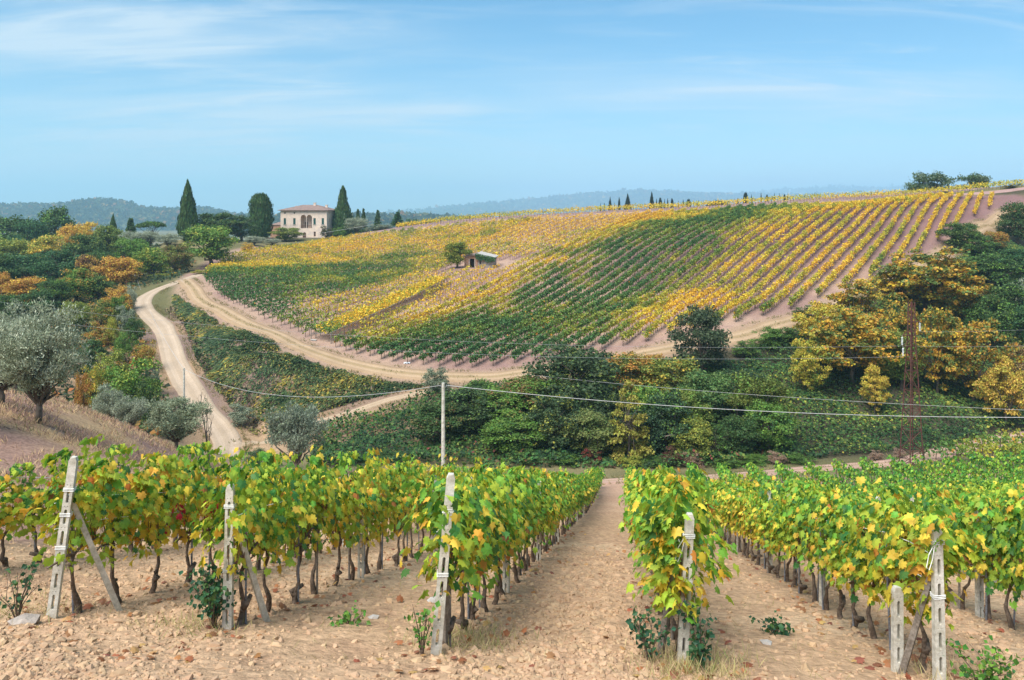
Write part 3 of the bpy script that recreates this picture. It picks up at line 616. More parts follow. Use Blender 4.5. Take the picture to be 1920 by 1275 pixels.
    tag(fart.build('distant_vine_stems', M['vbark']), 'vine stems massed towards the foot of the near slope', 'vine stems', kind='stuff')
    print('individual vines', count)
near_vines()
def block_right():
    """The vine block right of the pylon, rows running up to the right."""
    r = np.random.default_rng(8); k = 0
    for q in range(5):
        a = np.array(PX(1735 + 40 * q, 878 - 9 * q, 83 + 2.2 * q)[:2]); b = a + np.array((24, -9 - .5 * q)); pts = np.stack([np.linspace(a[0], b[0], 40), np.linspace(a[1], b[1], 40)], 1)
        w = vine_row(pts, r, lambda x, y: np.clip(.62 + (fbm(x, y, 5, 61) - .5) * .9 - .02 * (x - 45), 0, 1), nl=46, size=.32, hgt=2.0, wid=.5, base=.5)
        e = empty('valley_vine_row', (*a, float(gz(*a)))); tag(e, f'bushy green vine row behind the rusty pylon, {ordinal(q + 1)} from the pylon', 'vine row', 'vine rows behind the pylon')
        for nm, mb, mt in (('foliage', w[0], 'hleaf'), ('stems', w[1], 'vbark')):
            mb.v = [p - np.array(e.location) for p in mb.v]; mb.build(nm, M[mt], e)['kind'] = 'stuff'
block_right()
# ---------------------------------------------------------------- trees: unit crowns (radius 1, height 2), scaled per tree
def clump_leaves(cen, rad, per, r, squash=.8, size=.075, tpl=LEAF4, out=.9, up=.5, tipz=-.2, shell=.45):
    k = np.maximum(4, (per * (rad / rad.mean()) ** 2).astype(int)); idx = np.repeat(np.arange(len(cen)), k); n = len(idx)
    d = rdir(n, r); d[:, 2] = np.where(d[:, 2] < -.35, -d[:, 2] * .6, d[:, 2])
    o = cen[idx] + d * (rad[idx] * (r.random(n) ** shell) * np.where(r.random(n) < .12, r.uniform(1.0, 1.45, n), 1))[:, None] * np.array([1, 1, squash])
    nm = unit(d * out + rdir(n, r) * .55 + np.array([0, 0, up])); t = unit(rdir(n, r) + d * .5 + np.array([0, 0, tipz]))
    return leaves(o, t, nm, size * r.uniform(.6, 1.35, n), tpl)
def envelope(n, r, lo=.30, top=2.0, flat=1.0, jitter=.12, inner=.25, pear=0.0):
    """Clump centres over an uneven crown from height lo to top."""
    d = rdir(n, r); rr = np.where(r.random(n) < inner, r.uniform(.25, .7, n), r.uniform(.74, .95, n)) + r.normal(0, jitter * .5, n)
    c = d * rr[:, None]; zc = (lo + top) / 2; hz = (top - lo) / 2
    wid = 1 - pear * np.clip(c[:, 2], -1, 1)
    lob = 1 + .18 * np.sin(3 * np.arctan2(c[:, 1], c[:, 0]) + r.uniform(0, 6)) * (1 - np.abs(c[:, 2]))
    return np.stack([c[:, 0] * .85 * wid * lob, c[:, 1] * .85 * wid * lob, zc + c[:, 2] * hz * .90 * flat], 1)
def limbs(cen, r, fork=.45, trunk=.075, n=14, mt='bark', bend=.12, sides=6):
    m = MB(); f = np.array([r.normal(0, .03), r.normal(0, .03), fork])
    m.tube([(0, 0, -.12), (r.normal(0, .02), r.normal(0, .02), fork * .5), f], [trunk * 1.25, trunk, trunk * .85], sides)
    for i in r.choice(len(cen), min(n, len(cen)), replace=False):
        c = cen[i]; mid = f * .5 + c * .5 + r.normal(0, bend, 3) * [1, 1, .5]; st = f - [0, 0, r.uniform(0, fork * .3)]
        m.tube([st, (st + mid) / 2 + r.normal(0, bend * .3, 3), mid, c], [trunk * .55, trunk * .42, trunk * .28, trunk * .10], 5, cap=False)
    return m.mesh('trunk', M[mt], True)
PROTO = {}
def proto(name, fn): PROTO[name] = fn()
def P_broad(seed, n=52, per=165, size=.066, lo=.12, inner=.28, pear=.0, rc=(.19, .36), squash=.8):
    r = np.random.default_rng(seed); cen = envelope(n, r, lo, 1.9, inner=inner, pear=pear); rad = r.uniform(*rc, n)
    m = MB(); m.add(*clump_leaves(cen, rad, per, r, squash, size)); return m.mesh('crown', M['leaf']), limbs(cen, r, .42)
def P_ash(seed):
    r = np.random.default_rng(seed); n = 92; cen = envelope(n, r, .22, 1.95, jitter=.28, inner=.22, pear=.06); rad = r.uniform(.12, .24, n)
    m = MB(); m.add(*clump_leaves(cen, rad, 96, r, .55, .066, LEAF4, .40, .65, -.35, .6)); return m.mesh('crown', M['leaf']), limbs(cen, r, .5, .04, 24)
def P_tier(seed):      # layered, conical, sprays held out flat
    r = np.random.default_rng(seed); cs, rs = [], []
    for k in range(13):
        z = .15 + 1.75 * k / 12; w = (1 - (k / 13.5)) ** .75 * .85 + .08
        for j in range(max(2, int(7 * w + 1))):
            a = r.uniform(0, 6.28); q = w * r.uniform(.45, 1); cs.append((q * math.cos(a), q * math.sin(a), z + r.normal(0, .05) - .08 * q)); rs.append(r.uniform(.16, .28) * (.5 + .5 * w))
    cen, rad = np.array(cs), np.array(rs); m = MB(); m.add(*clump_leaves(cen, rad, 80, r, .30, .075, LEAF4, .2, .9, -.1, .6)); return m.mesh('crown', M['leaf']), limbs(cen, r, 1.2, .04, 22)
def P_olive(seed, n=70, per=150, size=.085, lo=.42):
    r = np.random.default_rng(seed); cen = envelope(n, r, lo, 1.85, jitter=.25, inner=.3); rad = r.uniform(.14, .32, n)
    m = MB(); m.add(*clump_leaves(cen, rad, per, r, 1.0, size, SPRIG, .45, .2, .45, .5)); return m.mesh('crown', M['leaf']), limbs(cen, r, .38, .065, 26)
def P_cypress(seed, prof):
    r = np.random.default_rng(seed); n = 6200; z = 2 * r.random(n) ** 1.0; pz, pr = zip(*prof); w = np.interp(z, pz, pr); keep = r.random(n) < np.clip(w / max(pr), .12, 1); z, w = z[keep], w[keep]; n = len(z)
    a = r.uniform(0, 2 * math.pi, n); lump = 1 + .34 * (vnoise(a * 3, z * 6, .7, seed % 50) - .5) + .34 * (vnoise(a * 1.2, z * 2, .8, seed % 50 + 3) - .5); q = w * lump * r.uniform(.68, 1.06, n)
    o = np.stack([q * np.cos(a), q * np.sin(a), z], 1); d = np.stack([np.cos(a), np.sin(a), np.full(n, .15)], 1)
    m = MB(); m.add(*leaves(o, unit(np.array([0, 0, 1.0]) + d * .25 + rdir(n, r) * .3), unit(d + rdir(n, r) * .5), .16 * r.uniform(.5, 1.1, n), LEAF4))
    t = MB(); t.tube([(0, 0, -.1), (0, 0, .5), (0, 0, 1.6)], [.10, .08, .02], 6); return m.mesh('crown', M['leaf']), t.mesh('trunk', M['bark'], True)
def P_fir(seed):
    r = np.random.default_rng(seed); o, t, nm = [], [], []
    for k in range(16):
        z = .25 + 1.65 * k / 15; w = (1 - k / 16.5) * .95
        for j in range(9):
            a = r.uniform(0, 6.28); L = w * r.uniform(.7, 1.05)
            for s in np.linspace(.25, 1, 7):
                for _ in range(3): o.append((L * s * math.cos(a) + r.normal(0, .04), L * s * math.sin(a) + r.normal(0, .04), z - .12 * L * s + r.normal(0, .03))); t.append((math.cos(a), math.sin(a), -.3 + r.normal(0, .3))); nm.append((r.normal(0, .4), r.normal(0, .4), 1))
    m = MB(); m.add(*leaves(np.array(o), np.array(t), np.array(nm), r.uniform(.10, .2, len(o)), LEAF4)); tr = MB(); tr.tube([(0, 0, -.1), (0, 0, 1), (0, 0, 1.9)], [.08, .055, .012], 6); return m.mesh('crown', M['leaf']), tr.mesh('trunk', M['bark'], True)
def P_umbrella(seed):
    r = np.random.default_rng(seed); n = 40; a = r.uniform(0, 6.28, n); q = np.sqrt(r.random(n)) * .85; cen = np.stack([q * np.cos(a), q * np.sin(a), 1.45 + .35 * (1 - q ** 2)], 1); rad = r.uniform(.16, .28, n)
    m = MB(); m.add(*clump_leaves(cen, rad, 130, r, .7, .075)); return m.mesh('crown', M['leaf']), limbs(cen, r, 1.0, .05, 14)
def P_bush(seed):
    r = np.random.default_rng(seed); n = 46; cen = envelope(n, r, -.2, 1.9, jitter=.3, inner=.25); cen[:, 2] = np.maximum(cen[:, 2], .06); rad = r.uniform(.18, .34, n)
    m = MB(); m.add(*clump_leaves(cen, rad, 110, r, .85, .075)); return m.mesh('crown', M['leaf']), limbs(cen, r, .2, .035, 12)
def P_bare(seed, leafy=0):
    r = np.random.default_rng(seed); m = MB(); tips = []
    def grow(p, d, L, rad, lev):
        q = p + d * L * .5 + r.normal(0, .04, 3) * L; e = p + d * L + r.normal(0, .05, 3) * L; m.tube([p, q, e], [rad, rad * .8, rad * .6], 5 if lev < 2 else 3, cap=False); tips.append(e)
        if lev < 4:
            for _ in range(3 if lev < 3 else 2): grow(e if r.random() < .6 else q, unit(d + r.normal(0, .55, 3) + np.array([0, 0, .15])), L * r.uniform(.55, .78), rad * .55, lev + 1)
    grow(np.array([0, 0, -.1]), np.array([.05, 0, 1.0]), .75, .06, 0)
    tips = np.array(tips); o = tips[r.integers(0, len(tips), 60 + leafy)] + r.normal(0, .06, (60 + leafy, 3)); n = len(o)
    lf = MB(); lf.add(*leaves(o, rdir(n, r), rdir(n, r), .06 * r.uniform(.6, 1.2, n), SPRIG)); return lf.mesh('crown', M['leaf']), m.mesh('trunk', M['bark'], True)
for i in range(5): proto(f'broad{i}', lambda: P_broad(300 + i, inner=.2 + .03 * i, pear=[0, .12, -.1, .05, .18][i]))
for i in range(4): proto(f'ash{i}', lambda: P_ash(320 + i))
for i in range(2): proto(f'tier{i}', lambda: P_tier(330 + i))
for i in range(3): proto(f'olive{i}', lambda: P_olive(340 + i))
proto('bigolive0', lambda: P_olive(350, 110, 210, .062, .40)); proto('bigolive1', lambda: P_olive(351, 110, 210, .062, .36))
proto('cypress0', lambda: P_cypress(360, [(0, .5), (.1, .8), (.35, 1), (.8, .85), (1.3, .55), (1.7, .28), (2, .02)]))
proto('cypress1', lambda: P_cypress(361, [(0, .45), (.2, .85), (.6, 1), (1.2, .97), (1.7, .85), (1.9, .6), (2, .3)]))
proto('cypress2', lambda: P_cypress(362, [(0, .7), (.3, 1), (.7, .95), (1.05, .62), (1.4, .42), (1.8, .25), (2, .04)]))
proto('fir0', lambda: P_fir(370)); proto('umbrella0', lambda: P_umbrella(371))
for i in range(4): proto(f'bush{i}', lambda: P_bush(380 + i))
proto('bare0', lambda: P_bare(390)); proto('bare1', lambda: P_bare(391, 500))
DK, GN, BG, OL, YG, GO, OR, BR, RD_, SG, PB, MG = (.066, .122, .032), (.14, .255, .042), (.058, .135, .046), (.33, .36, .25), (.34, .35, .055), (.60, .40, .06), (.44, .235, .05), (.20, .11, .045), (.28, .045, .04), (.19, .235, .145), (.36, .25, .18), (.185, .235, .045)
_pi = {}
def tree(kind, u, vtop, wpx, y, col, label, accent=None, amount=0.0, name=None, cat='tree', group=None, bury=0.0, hmin=1.0, var=None):
    """A tree standing at distance y: crown width and top height from their measured size, foot on the ground."""
    ks = [k for k in PROTO if k.rstrip('0123456789') == kind]; i = _pi.get(kind, 0); _pi[kind] = i + 1
    crown, trunk = PROTO[var or ks[i % len(ks)]]
    if u < 350 and y > 95: col = tuple(1.10 * q for q in col); accent = tuple(1.10 * q for q in accent) if accent else None
    if 815 < u < 1470 and 86 < y < 104 and kind == 'broad': wpx *= 1.28; vtop -= 22 if vtop > 735 else 4
    x = (u - U0) * y / FPX; z = float(gz(x, y)) - bury; h = max((V0 - vtop) * y / FPX - z, hmin); w = wpx * y / FPX / 2
    e = empty(name or {'olive': 'olive_tree', 'bigolive': 'olive_tree', 'cypress': 'cypress_tree', 'fir': 'conifer_tree', 'umbrella': 'umbrella_pine', 'bush': 'shrub', 'bare': 'bare_tree', 'ash': 'ash_tree', 'tier': 'layered_tree'}.get(kind, 'broadleaf_tree'), (x, y, z), random.uniform(0, 6.28), (w / .98, w / .98, h / 1.98))
    tag(e, label, 'shrub' if kind == 'bush' else cat, group)
    link('trunk', trunk, e); c = link('crown', crown, e); c.color = (*col, 1); c['accent'] = [float(q) for q in (accent or col)]; c['accent_amount'] = float(amount if accent else -1.0)
    return e
T = tree
# wooded valley on the left, back to front
T('broad', 22, 396, 115, 275, DK, 'dark evergreen tree at the left picture edge below the blue hill', GN, .3)
T('broad', 101, 382, 100, 280, DK, 'tall dark tree standing highest against the blue hill at left', GN, .35)
T('broad', 60, 402, 70, 268, BG, 'bluish dark tree between the two tall dark trees at left')
T('broad', 136, 413, 62, 245, GO, 'golden autumn tree below the blue hill, left one of two', OR, .4)
T('broad', 172, 411, 52, 240, GO, 'golden autumn tree below the blue hill, right one of two', YG, .35)
T('cypress', 212, 405, 20, 255, DK, 'small dark cypress in the wood left of the tall cypress', name='cypress_tree')
T('fir', 245, 409, 36, 260, DK, 'dark conifer behind grey olives left of the tall cypress')
T('umbrella', 284, 414, 54, 262, DK, 'dark umbrella pine left of the tall cypress', GN, .4)
T('olive', 246, 432, 50, 232, OL, 'pale grey olive tree in the wood, left of three')
T('olive', 279, 431, 40, 236, OL, 'pale grey olive tree in the wood, middle of three')
T('olive', 316, 434, 46, 232, OL, 'pale grey olive tree beside the tall cypress, right of three')
T('cypress', 352, 343, 38, 238, DK, 'tall pointed cypress rising highest against the sky at left', SG, .25, var='cypress0')
T('broad', 410, 394, 92, 245, DK, 'dark oak right of the tall pointed cypress', MG, .35)
T('broad', 452, 401, 66, 250, DK, 'dark round tree between the oak and the flat-topped cypress', SG, .3)
T('cypress', 489, 367, 40, 266, DK, 'broad flat-topped cypress left of the villa', SG, .2, var='cypress1')
T('broad', 396, 414, 108, 204, GN, 'large bright green oak above the road junction', YG, .4)
T('olive', 476, 442, 44, 240, OL, 'grey olive tree below the flat-topped cypress')
T('olive', 512, 447, 34, 248, OL, 'small grey olive tree below the left corner of the villa')
T('broad', 24, 441, 110, 225, MG, 'olive green tree at the left edge of the wood', YG, .5)
T('broad', 95, 436, 90, 222, YG, 'yellowing tree with bare white branches in the wood', GO, .5)
T('bare', 112, 440, 40, 214, PB, 'bare pale dead tree standing in the wood')
T('broad', 158, 432, 80, 218, DK, 'dark tree in front of the golden trees', MG, .4)
T('broad', 203, 418, 72, 224, MG, 'olive green tree below the small dark cypress', DK, .4)
T('broad', 250, 440, 70, 208, GN, 'green tree in front of the grey olives', DK, .4)
T('broad', 45, 468, 120, 196, BG, 'broad bluish green tree at the left, middle of the wood', DK, .4)
T('broad', 108, 462, 100, 192, BG, 'second broad bluish green tree, middle of the wood', DK, .3)
T('broad', 0, 470, 90, 186, DK, 'dark tree cut by the left picture edge, middle of the wood', BG, .4)
T('broad', 166, 474, 62, 186, BR, 'small brownish autumn tree in the middle of the wood', GO, .45)
T('broad', 190, 462, 64, 190, DK, 'dark rounded tree beside the brownish autumn tree', GN, .3)
T('broad', 224, 476, 88, 180, OR, 'orange brown autumn tree left of the road bend', GO, .5)
T('broad', 285, 459, 72, 190, GN, 'green and yellow tree above the road bend', YG, .5)
T('broad', 332, 454, 66, 196, MG, 'olive brown tree beside the bright green oak', BR, .5)
T('broad', 5, 506, 52, 158, OR, 'orange tree at the left picture edge', GO, .4)
T('broad', 48, 514, 84, 156, OR, 'large orange autumn tree in front of the wood, at left', GO, .5)
T('broad', 100, 518, 66, 152, DK, 'dark green tree between two orange trees at left', GN, .4)
T('broad', 143, 498, 84, 158, GN, 'green tree with an orange top in front of the wood', OR, .45)
T('broad', 185, 512, 60, 160, DK, 'dark tree between the orange-topped tree and the road bend', MG, .4)
T('broad', 70, 540, 80, 138, DK, 'low dark tree behind the large olive', BG, .4)
T('broad', 10, 545, 70, 136, DK, 'low dark tree at the left edge behind the large olive', GN, .3)
T('broad', 140, 560, 60, 132, MG, 'low olive green tree right of the large olive', YG, .4)
# shrubs along the road
for q in [(222, 532, 52, 146, OR, 'orange shrub above the road bend', GO, .5), (243, 529, 26, 150, OL, 'small grey shrub above the road bend', None, 0), (218, 552, 40, 138, GN, 'round green shrub left of the road bend', DK, .4), (236, 566, 34, 136, SG, 'grey green shrub at the inner edge of the road bend', OL, .5), (188, 556, 50, 136, MG, 'brownish green shrub left of the round green shrub', OR, .4),
          (186, 596, 62, 122, OR, 'rust orange shrub right of the large olive', MG, .5), (213, 590, 28, 122, YG, 'upright yellow green shrub beside the road', GO, .3), (254, 585, 34, 126, DK, 'upright dark green shrub at the road edge', GN, .3), (236, 616, 40, 116, GN, 'green shrub left of the straight road', DK, .4), (268, 630, 46, 116, OR, 'orange shrub at the left road edge', YG, .5), (166, 632, 66, 108, DK, 'dark green shrub right of the large olive', BG, .4),
          (246, 656, 116, 100, GN, 'large green shrub left of the road', YG, .35), (210, 650, 70, 103, MG, 'green yellow shrub behind the large green shrub', YG, .5), (180, 668, 48, 98, YG, 'yellow green shrub above the mauve slope', GO, .5), (153, 694, 36, 90, OR, 'small red orange shrub above the mauve slope', RD_, .3), (196, 712, 70, 88, OL, 'grey olive shrub left of the small olive trees', SG, .5), (272, 700, 60, 92, DK, 'dark shrub behind the small olive trees', MG, .4), (215, 745, 50, 76, SG, 'grey green shrub at the crest of the mauve slope', OL, .4),
          (300, 512, 40, 186, MG, 'small shrub beside the far end of the road', YG, .5), (322, 508, 26, 190, GO, 'pale orange shrub at the road junction', YG, .4), (377, 510, 36, 186, YG, 'low yellow shrub between road and hill track', GO, .4), (462, 452, 26, 226, GO, 'small golden shrub below the grey olive', YG, .3),
          (292, 690, 18, 108, SG, 'thin grey shrub at the left road edge', None, 0), (452, 752, 50, 100, SG, 'grey shrub right of the bare tree', OL, .5), (486, 840, 54, 83, DK, 'dark shrub at the path junction', SG, .4)]:
    T('bush', *q[:6], *q[6:])
# olives on the mauve slope
T('bigolive', 72, 572, 172, 37.5, (.32, .36, .23), 'large olive tree with forked trunk on the mauve slope', (.45, .48, .35), .45)
T('bigolive', 2, 600, 140, 40, (.31, .35, .225), 'large olive tree cut by the left picture edge', (.42, .45, .33), .45)
T('bigolive', 30, 575, 130, 50, (.31, .35, .225), 'olive tree behind the large forked olive', (.42, .45, .33), .4)
T('bigolive', -75, 585, 130, 33, (.29, .33, .2), 'leafy olive branch-mass entering at the left picture edge', (.42, .45, .33), .4)
T('olive', 247, 738, 66, 62, OL, 'small leaning olive tree at the slope crest', SG, .4)
T('olive', 205, 726, 60, 66, OL, 'small olive tree left of the leaning one', SG, .5)
T('olive', 330, 738, 116, 58, (.34, .38, .23), 'middle-sized olive tree left of the road foot', SG, .5)
T('bare', 392, 722, 70, 60, BR, 'bare dark tree beside the road foot', var='bare0')
T('olive', 556, 738, 118, 74, (.24, .28, .20), 'grey willow-like tree at the foot of the bank', SG, .5)
# wooded gully in the middle; crown tones set apart to paint shading between trees
T('bush', 823, 680, 56, 104, SG, 'small grey shrub behind the concrete pole', OL, .3)
T('broad', 880, 728, 120, 92, (.06, .10, .035), 'dark tree right of the concrete pole', GN, .35)
T('broad', 828, 770, 90, 89, DK, 'dark tree behind the concrete pole', BR, .3)
T('broad', 940, 728, 110, 93, GN, 'dark tree with rusty patches, second right of the pole', BR, .4)
T('broad', 992, 706, 110, 95, GN, 'green tree with reddish leaves left of the tallest dark tree', BR, .45)
T('broad', 1082, 640, 150, 97, (.06, .10, .04), 'tallest dark green tree in the middle of the gully', MG, .35)
T('broad', 1040, 756, 110, 88, (.055, .095, .035), 'dark tree with yellow sprays below the tallest one', YG, .35)
T('broad', 1100, 786, 90, 87, (.20, .24, .07), 'olive green tree left of the yellow layered tree', DK, .4)
T('broad', 1165, 660, 98, 101, MG, 'orange-tinged tree right of the tallest dark tree', OR, .55)
T('broad', 1212, 660, 60, 103, OR, 'rusty orange tree between two olive green ones', MG, .4)
T('broad', 1262, 668, 98, 100, MG, 'olive green tree below the lone dark tree', GO, .4)
T('tier', 1178, 716, 104, 86.5, (.34, .31, .06), 'pale yellow layered tree in the middle of the gully', YG, .4)
T('broad', 1316, 568, 122, 108.5, (.065, .095, .042), 'lone dense dark tree at the vineyard edge', (.08, .10, .05), .4, var='broad1')
T('broad', 1322, 690, 96, 95, (.13, .22, .06), 'green tree below the lone dark tree', BG, .4)
T('broad', 1248, 748, 94, 89, (.05, .10, .045), 'dark bluish tree right of the yellow layered tree', GN, .4)
T('broad', 1395, 690, 84, 98, (.05, .09, .035), 'dark green tree left of the bright yellow green one', MG, .4)
T('broad', 1424, 698, 96, 91.5, (.13, .16, .03), 'bright yellow green tree at the right of the gully', GN, .4)
T('tier', 1342, 790, 70, 86.5, DK, 'dark layered tree at the foot of the gully', GN, .4)
T('broad', 1300, 800, 70, 87, MG, 'yellowish small tree at the foot of the gully', YG, .5)
T('broad', 1385, 795, 70, 88, DK, 'dark small tree below the bright yellow green one', BG, .4)
for i, q in enumerate([(1110, 838, 40, RD_, 'small red shrub at the foot of the gully, left one', BR, .5), (1262, 838, 60, (.14, .05, .04), 'reddish brown shrub at the foot of the gully', DK, .5), (1300, 846, 44, PB, 'dry pinkish shrub at the foot of the gully', BR, .5), (985, 838, 60, DK, 'dark shrub behind the vines, left of the alley', GN, .4), (1060, 850, 60, GN, 'green shrub behind the vines, left of the alley', DK, .5), (1180, 852, 46, YG, 'yellow green shrub at the end of the alley', GN, .4), (1225, 862, 50, DK, 'dark shrub right of the alley end', GN, .4), (1360, 852, 60, DK, 'dark low shrub along the valley track, left', GN, .5), (1415, 858, 50, GN, 'green low shrub along the valley track', DK, .5), (1456, 846, 40, PB, 'dry beige reed clump beside the valley track', BR, .4), (1500, 850, 50, DK, 'dark low shrub along the valley track, right', GN, .5), (1640, 842, 30, PB, 'dry beige clump left of the pylon', BR, .4), (1685, 840, 26, PB, 'dry pink clump behind the pylon', BR, .3), (720, 850, 60, DK, 'dark shrub left of the concrete pole', BG, .4), (660, 862, 60, BG, 'bluish shrub behind the vines near the bank', DK, .4)]):
    T('bush', q[0], q[1], q[2], 84.5 if i > 1 else 85.5, q[3], q[4], q[5], q[6])
T('broad', 905, 715, 84, 99, DK, 'dark tree at the upper edge of the gully behind the pole', GN, .45)
T('broad', 960, 800, 100, 87, GN, 'green rounded tree low in the gully, left of the alley end', DK, .45)
T('broad', 1130, 730, 90, 92, (.05, .085, .035), 'dark tree between the tallest dark and yellow layered trees', MG, .4)
T('broad', 1215, 720, 90, 93, GN, 'green tree behind the yellow layered tree', YG, .35)
T('broad', 1285, 725, 80, 92, MG, 'olive tree in the middle of the gully slope', GN, .45)
T('broad', 1440, 770, 90, 88.5, GN, 'green rounded tree low at the right end of the gully', BG, .4)
# right-hand slope
T('bush', 1512, 569, 62, 128, DK, 'dark bush at the vineyard edge left of the golden trees', BR, .4)
T('bush', 1440, 612, 66, 117, GN, 'low green bush below the hill track, left', DK, .5)
T('bush', 1482, 608, 62, 119, DK, 'low dark bush below the hill track, right', GN, .4)
T('bush', 1395, 636, 50, 114, DK, 'low bush right of the lone dark tree', GN, .5)
AS = (.72, .44, .05)  # dark green accent on these golden crowns paints in their inner shadow
T('ash', 1738, 458, 196, 134, AS, 'large golden tree, highest on the right-hand slope', (.11, .16, .04), 0.58)
T('ash', 1806, 500, 110, 130, (.62, .36, .05), 'rusty golden tree right of the highest golden tree', (.11, .16, .04), 0.58)
T('ash', 1608, 524, 124, 122, AS, 'golden tree left of the highest golden tree', (.11, .16, .04), 0.58)
T('ash', 1545, 560, 110, 116, (.64, .46, .06), 'yellow green golden tree, leftmost of the golden trees', YG, .45)
T('ash', 1600, 572, 176, 107, AS, 'broad golden tree left of the pylon', (.11, .16, .04), 0.58)
T('ash', 1680, 560, 110, 111, (.66, .41, .05), 'golden tree behind the pylon', (.11, .16, .04), 0.58)
T('ash', 1757, 576, 120, 106, AS, 'golden tree right of the pylon top', (.11, .16, .04), 0.58)
T('ash', 1826, 584, 140, 105, (.68, .40, .05), 'broad golden tree at the right, above the ivy', (.11, .16, .04), 0.58)
T('ash', 1884, 664, 96, 99, (.56, .40, .07), 'slender golden tree with a pale bare trunk at right', YG, .4)
T('ash', 1516, 632, 80, 104, (.52, .44, .06), 'small yellow green tree at the left foot of the golden trees', GN, .4)
T('ash', 1640, 684, 60, 100, (.6, .45, .07), 'small golden tree above the ivy, left of the pylon', GN, .3)
T('ash', 1905, 640, 80, 112, (.30, .20, .08), 'thin brownish tree at the right picture edge', YG, .3)
T('ash', 1680, 500, 120, 140, (.66, .48, .07), 'golden tree at the hill track, behind the highest golden tree', GN, .45)
T('broad', 1560, 600, 90, 112, GN, 'green tree among the golden trees at left', YG, .4)
T('broad', 1690, 610, 90, 106, MG, 'dark olive tree hidden between the golden trees', GN, .4)
T('broad', 1850, 545, 100, 125, DK, 'dark green tree between the two right-hand golden trees', GN, .4)
T('broad', 1797, 412, 82, 170, DK, 'dark olive tree at the upper right of the vineyard', MG, .4)
T('broad', 1838, 436, 66, 166, DK, 'dark tree right of the dark olive tree', GN, .4)
T('broad', 1868, 430, 46, 172, OR, 'orange-brown tree at the upper right', MG, .4)
T('broad', 1906, 372, 76, 186, DK, 'dark tree at the right picture edge below the crest', BR, .35)
T('broad', 1862, 470, 104, 152, DK, 'dark green tree behind the golden trees at right', GN, .4)
T('broad', 1915, 460, 80, 158, BG, 'bluish dark tree at the right edge', DK, .4)
T('broad', 1886, 528, 110, 138, DK, 'large dark tree at the right edge above the golden trees', GN, .35)
T('broad', 1935, 560, 80, 128, BG, 'dark tree cut by the right picture edge', GN, .3)
T('bush', 1912, 512, 40, 142, OL, 'grey green shrub at the right picture edge', SG, .5)
# skyline
T('broad', 1744, 316, 84, 268, DK, 'round dark oak on the crest, left one of the pair', SG, .45, var='broad3', bury=6)
T('broad', 1826, 319, 68, 268, DK, 'round dark oak on the crest, right one of the pair', SG, .45, var='broad2', bury=6)
T('bush', 1909, 344, 22, 262, DK, 'small dark bush on the crest at the right picture edge')
CY = [(1126, 385, 5), (1133, 384, 6), (1144, 374, 11), (1152, 384, 5), (1161, 374, 9), (1177, 368, 17), (1222, 364, 13), (1231, 377, 6), (1238, 375, 6), (1246, 377, 6), (1252, 376, 6), (1260, 376, 5), (1272, 380, 5), (1281, 378, 7), (1291, 377, 8), (1310, 379, 10), (1383, 375, 10), (1398, 365, 8), (1409, 369, 7), (1427, 366, 6), (1438, 369, 5), (1452, 366, 6), (1461, 366, 4), (1471, 368, 4), (1477, 366, 4), (1500, 369, 4)]
for i, (u, v, w) in enumerate(CY):
    T('cypress', u, v, w * 1.25, 330, (.022, .04, .03), f'dark cypress on the skyline, {ordinal(i + 1)} from the left beyond the crest', name='cypress_tree', group='cypresses on the skyline', var=('cypress0', 'cypress2', 'cypress1')[i % 3] if w < 10 else 'cypress0')
T('umbrella', 1345, 375, 44, 330, (.025, .05, .03), 'low dark umbrella pine among the skyline cypresses')
# around the villa
T('cypress', 643, 354, 42, 282, DK, 'tapering cypress with a wide base right of the villa', SG, .25, var='cypress2')
T('bush', 613, 420, 24, 268, (.09, .06, .04), 'brown round shrub at the right corner of the villa', DK, .5)
T('bush', 635, 424, 22, 268, GN, 'green shrub below the wide-based cypress', DK, .4)
T('olive', 668, 406, 50, 272, OL, 'round grey olive tree right of the villa', SG, .4)
T('bush', 700, 418, 44, 270, SG, 'low grey hedge-like shrub right of the round olive, left one', OL, .5)
T('bush', 722, 421, 34, 270, OL, 'low grey shrub right of the round olive, right one', SG, .5)
T('fir', 671, 392, 18, 300, DK, 'small pine behind the round olive, left of three')
T('fir', 682, 391, 18, 300, DK, 'small pine behind the round olive, middle of three')
T('fir', 709, 394, 22, 300, DK, 'small pine behind the round olive, right of three')
T('fir', 745, 397, 30, 275, BG, 'bluish conifer at the vineyard edge right of the villa')
T('broad', 535, 424, 66, 262, MG, 'yellow green fruit tree in front of the villa', YG, .4)
T('broad', 772, 408, 50, 330, BG, 'bluish tree beyond the vineyard edge, left of two', DK, .4)
T('broad', 800, 406, 44, 335, BG, 'bluish tree beyond the vineyard edge, right of two', DK, .4)
T('bush', 846, 404, 22, 335, DK, 'small dark bush on the skyline right of the bluish trees')
T('bush', 880, 402, 26, 335, DK, 'second small dark bush on the skyline right of the bluish trees')
for q in [(958, 415, 30, 'left of two'), (994, 411, 34, 'right of two')]: T('bush', q[0], q[1], q[2], 249, (.08, .05, .035), f'dark brown bush on the upper track bank, {q[3]}', DK, .4)
T('broad', 857, 449, 56, 176, (.14, .19, .03), 'yellow green fig tree beside the stone hut', YG, .45)
for i, (u, v, w) in enumerate([(1745, 369, 30), (1660, 378, 20), (1630, 380, 24), (1770, 366, 24), (1895, 362, 30)]): T('bush', u, v, w, 219 + (1895 - u) * .06, (.16, .13, .04), f'low brownish bush on the upper track edge, {ordinal(i + 1)} of five', DK, .4)
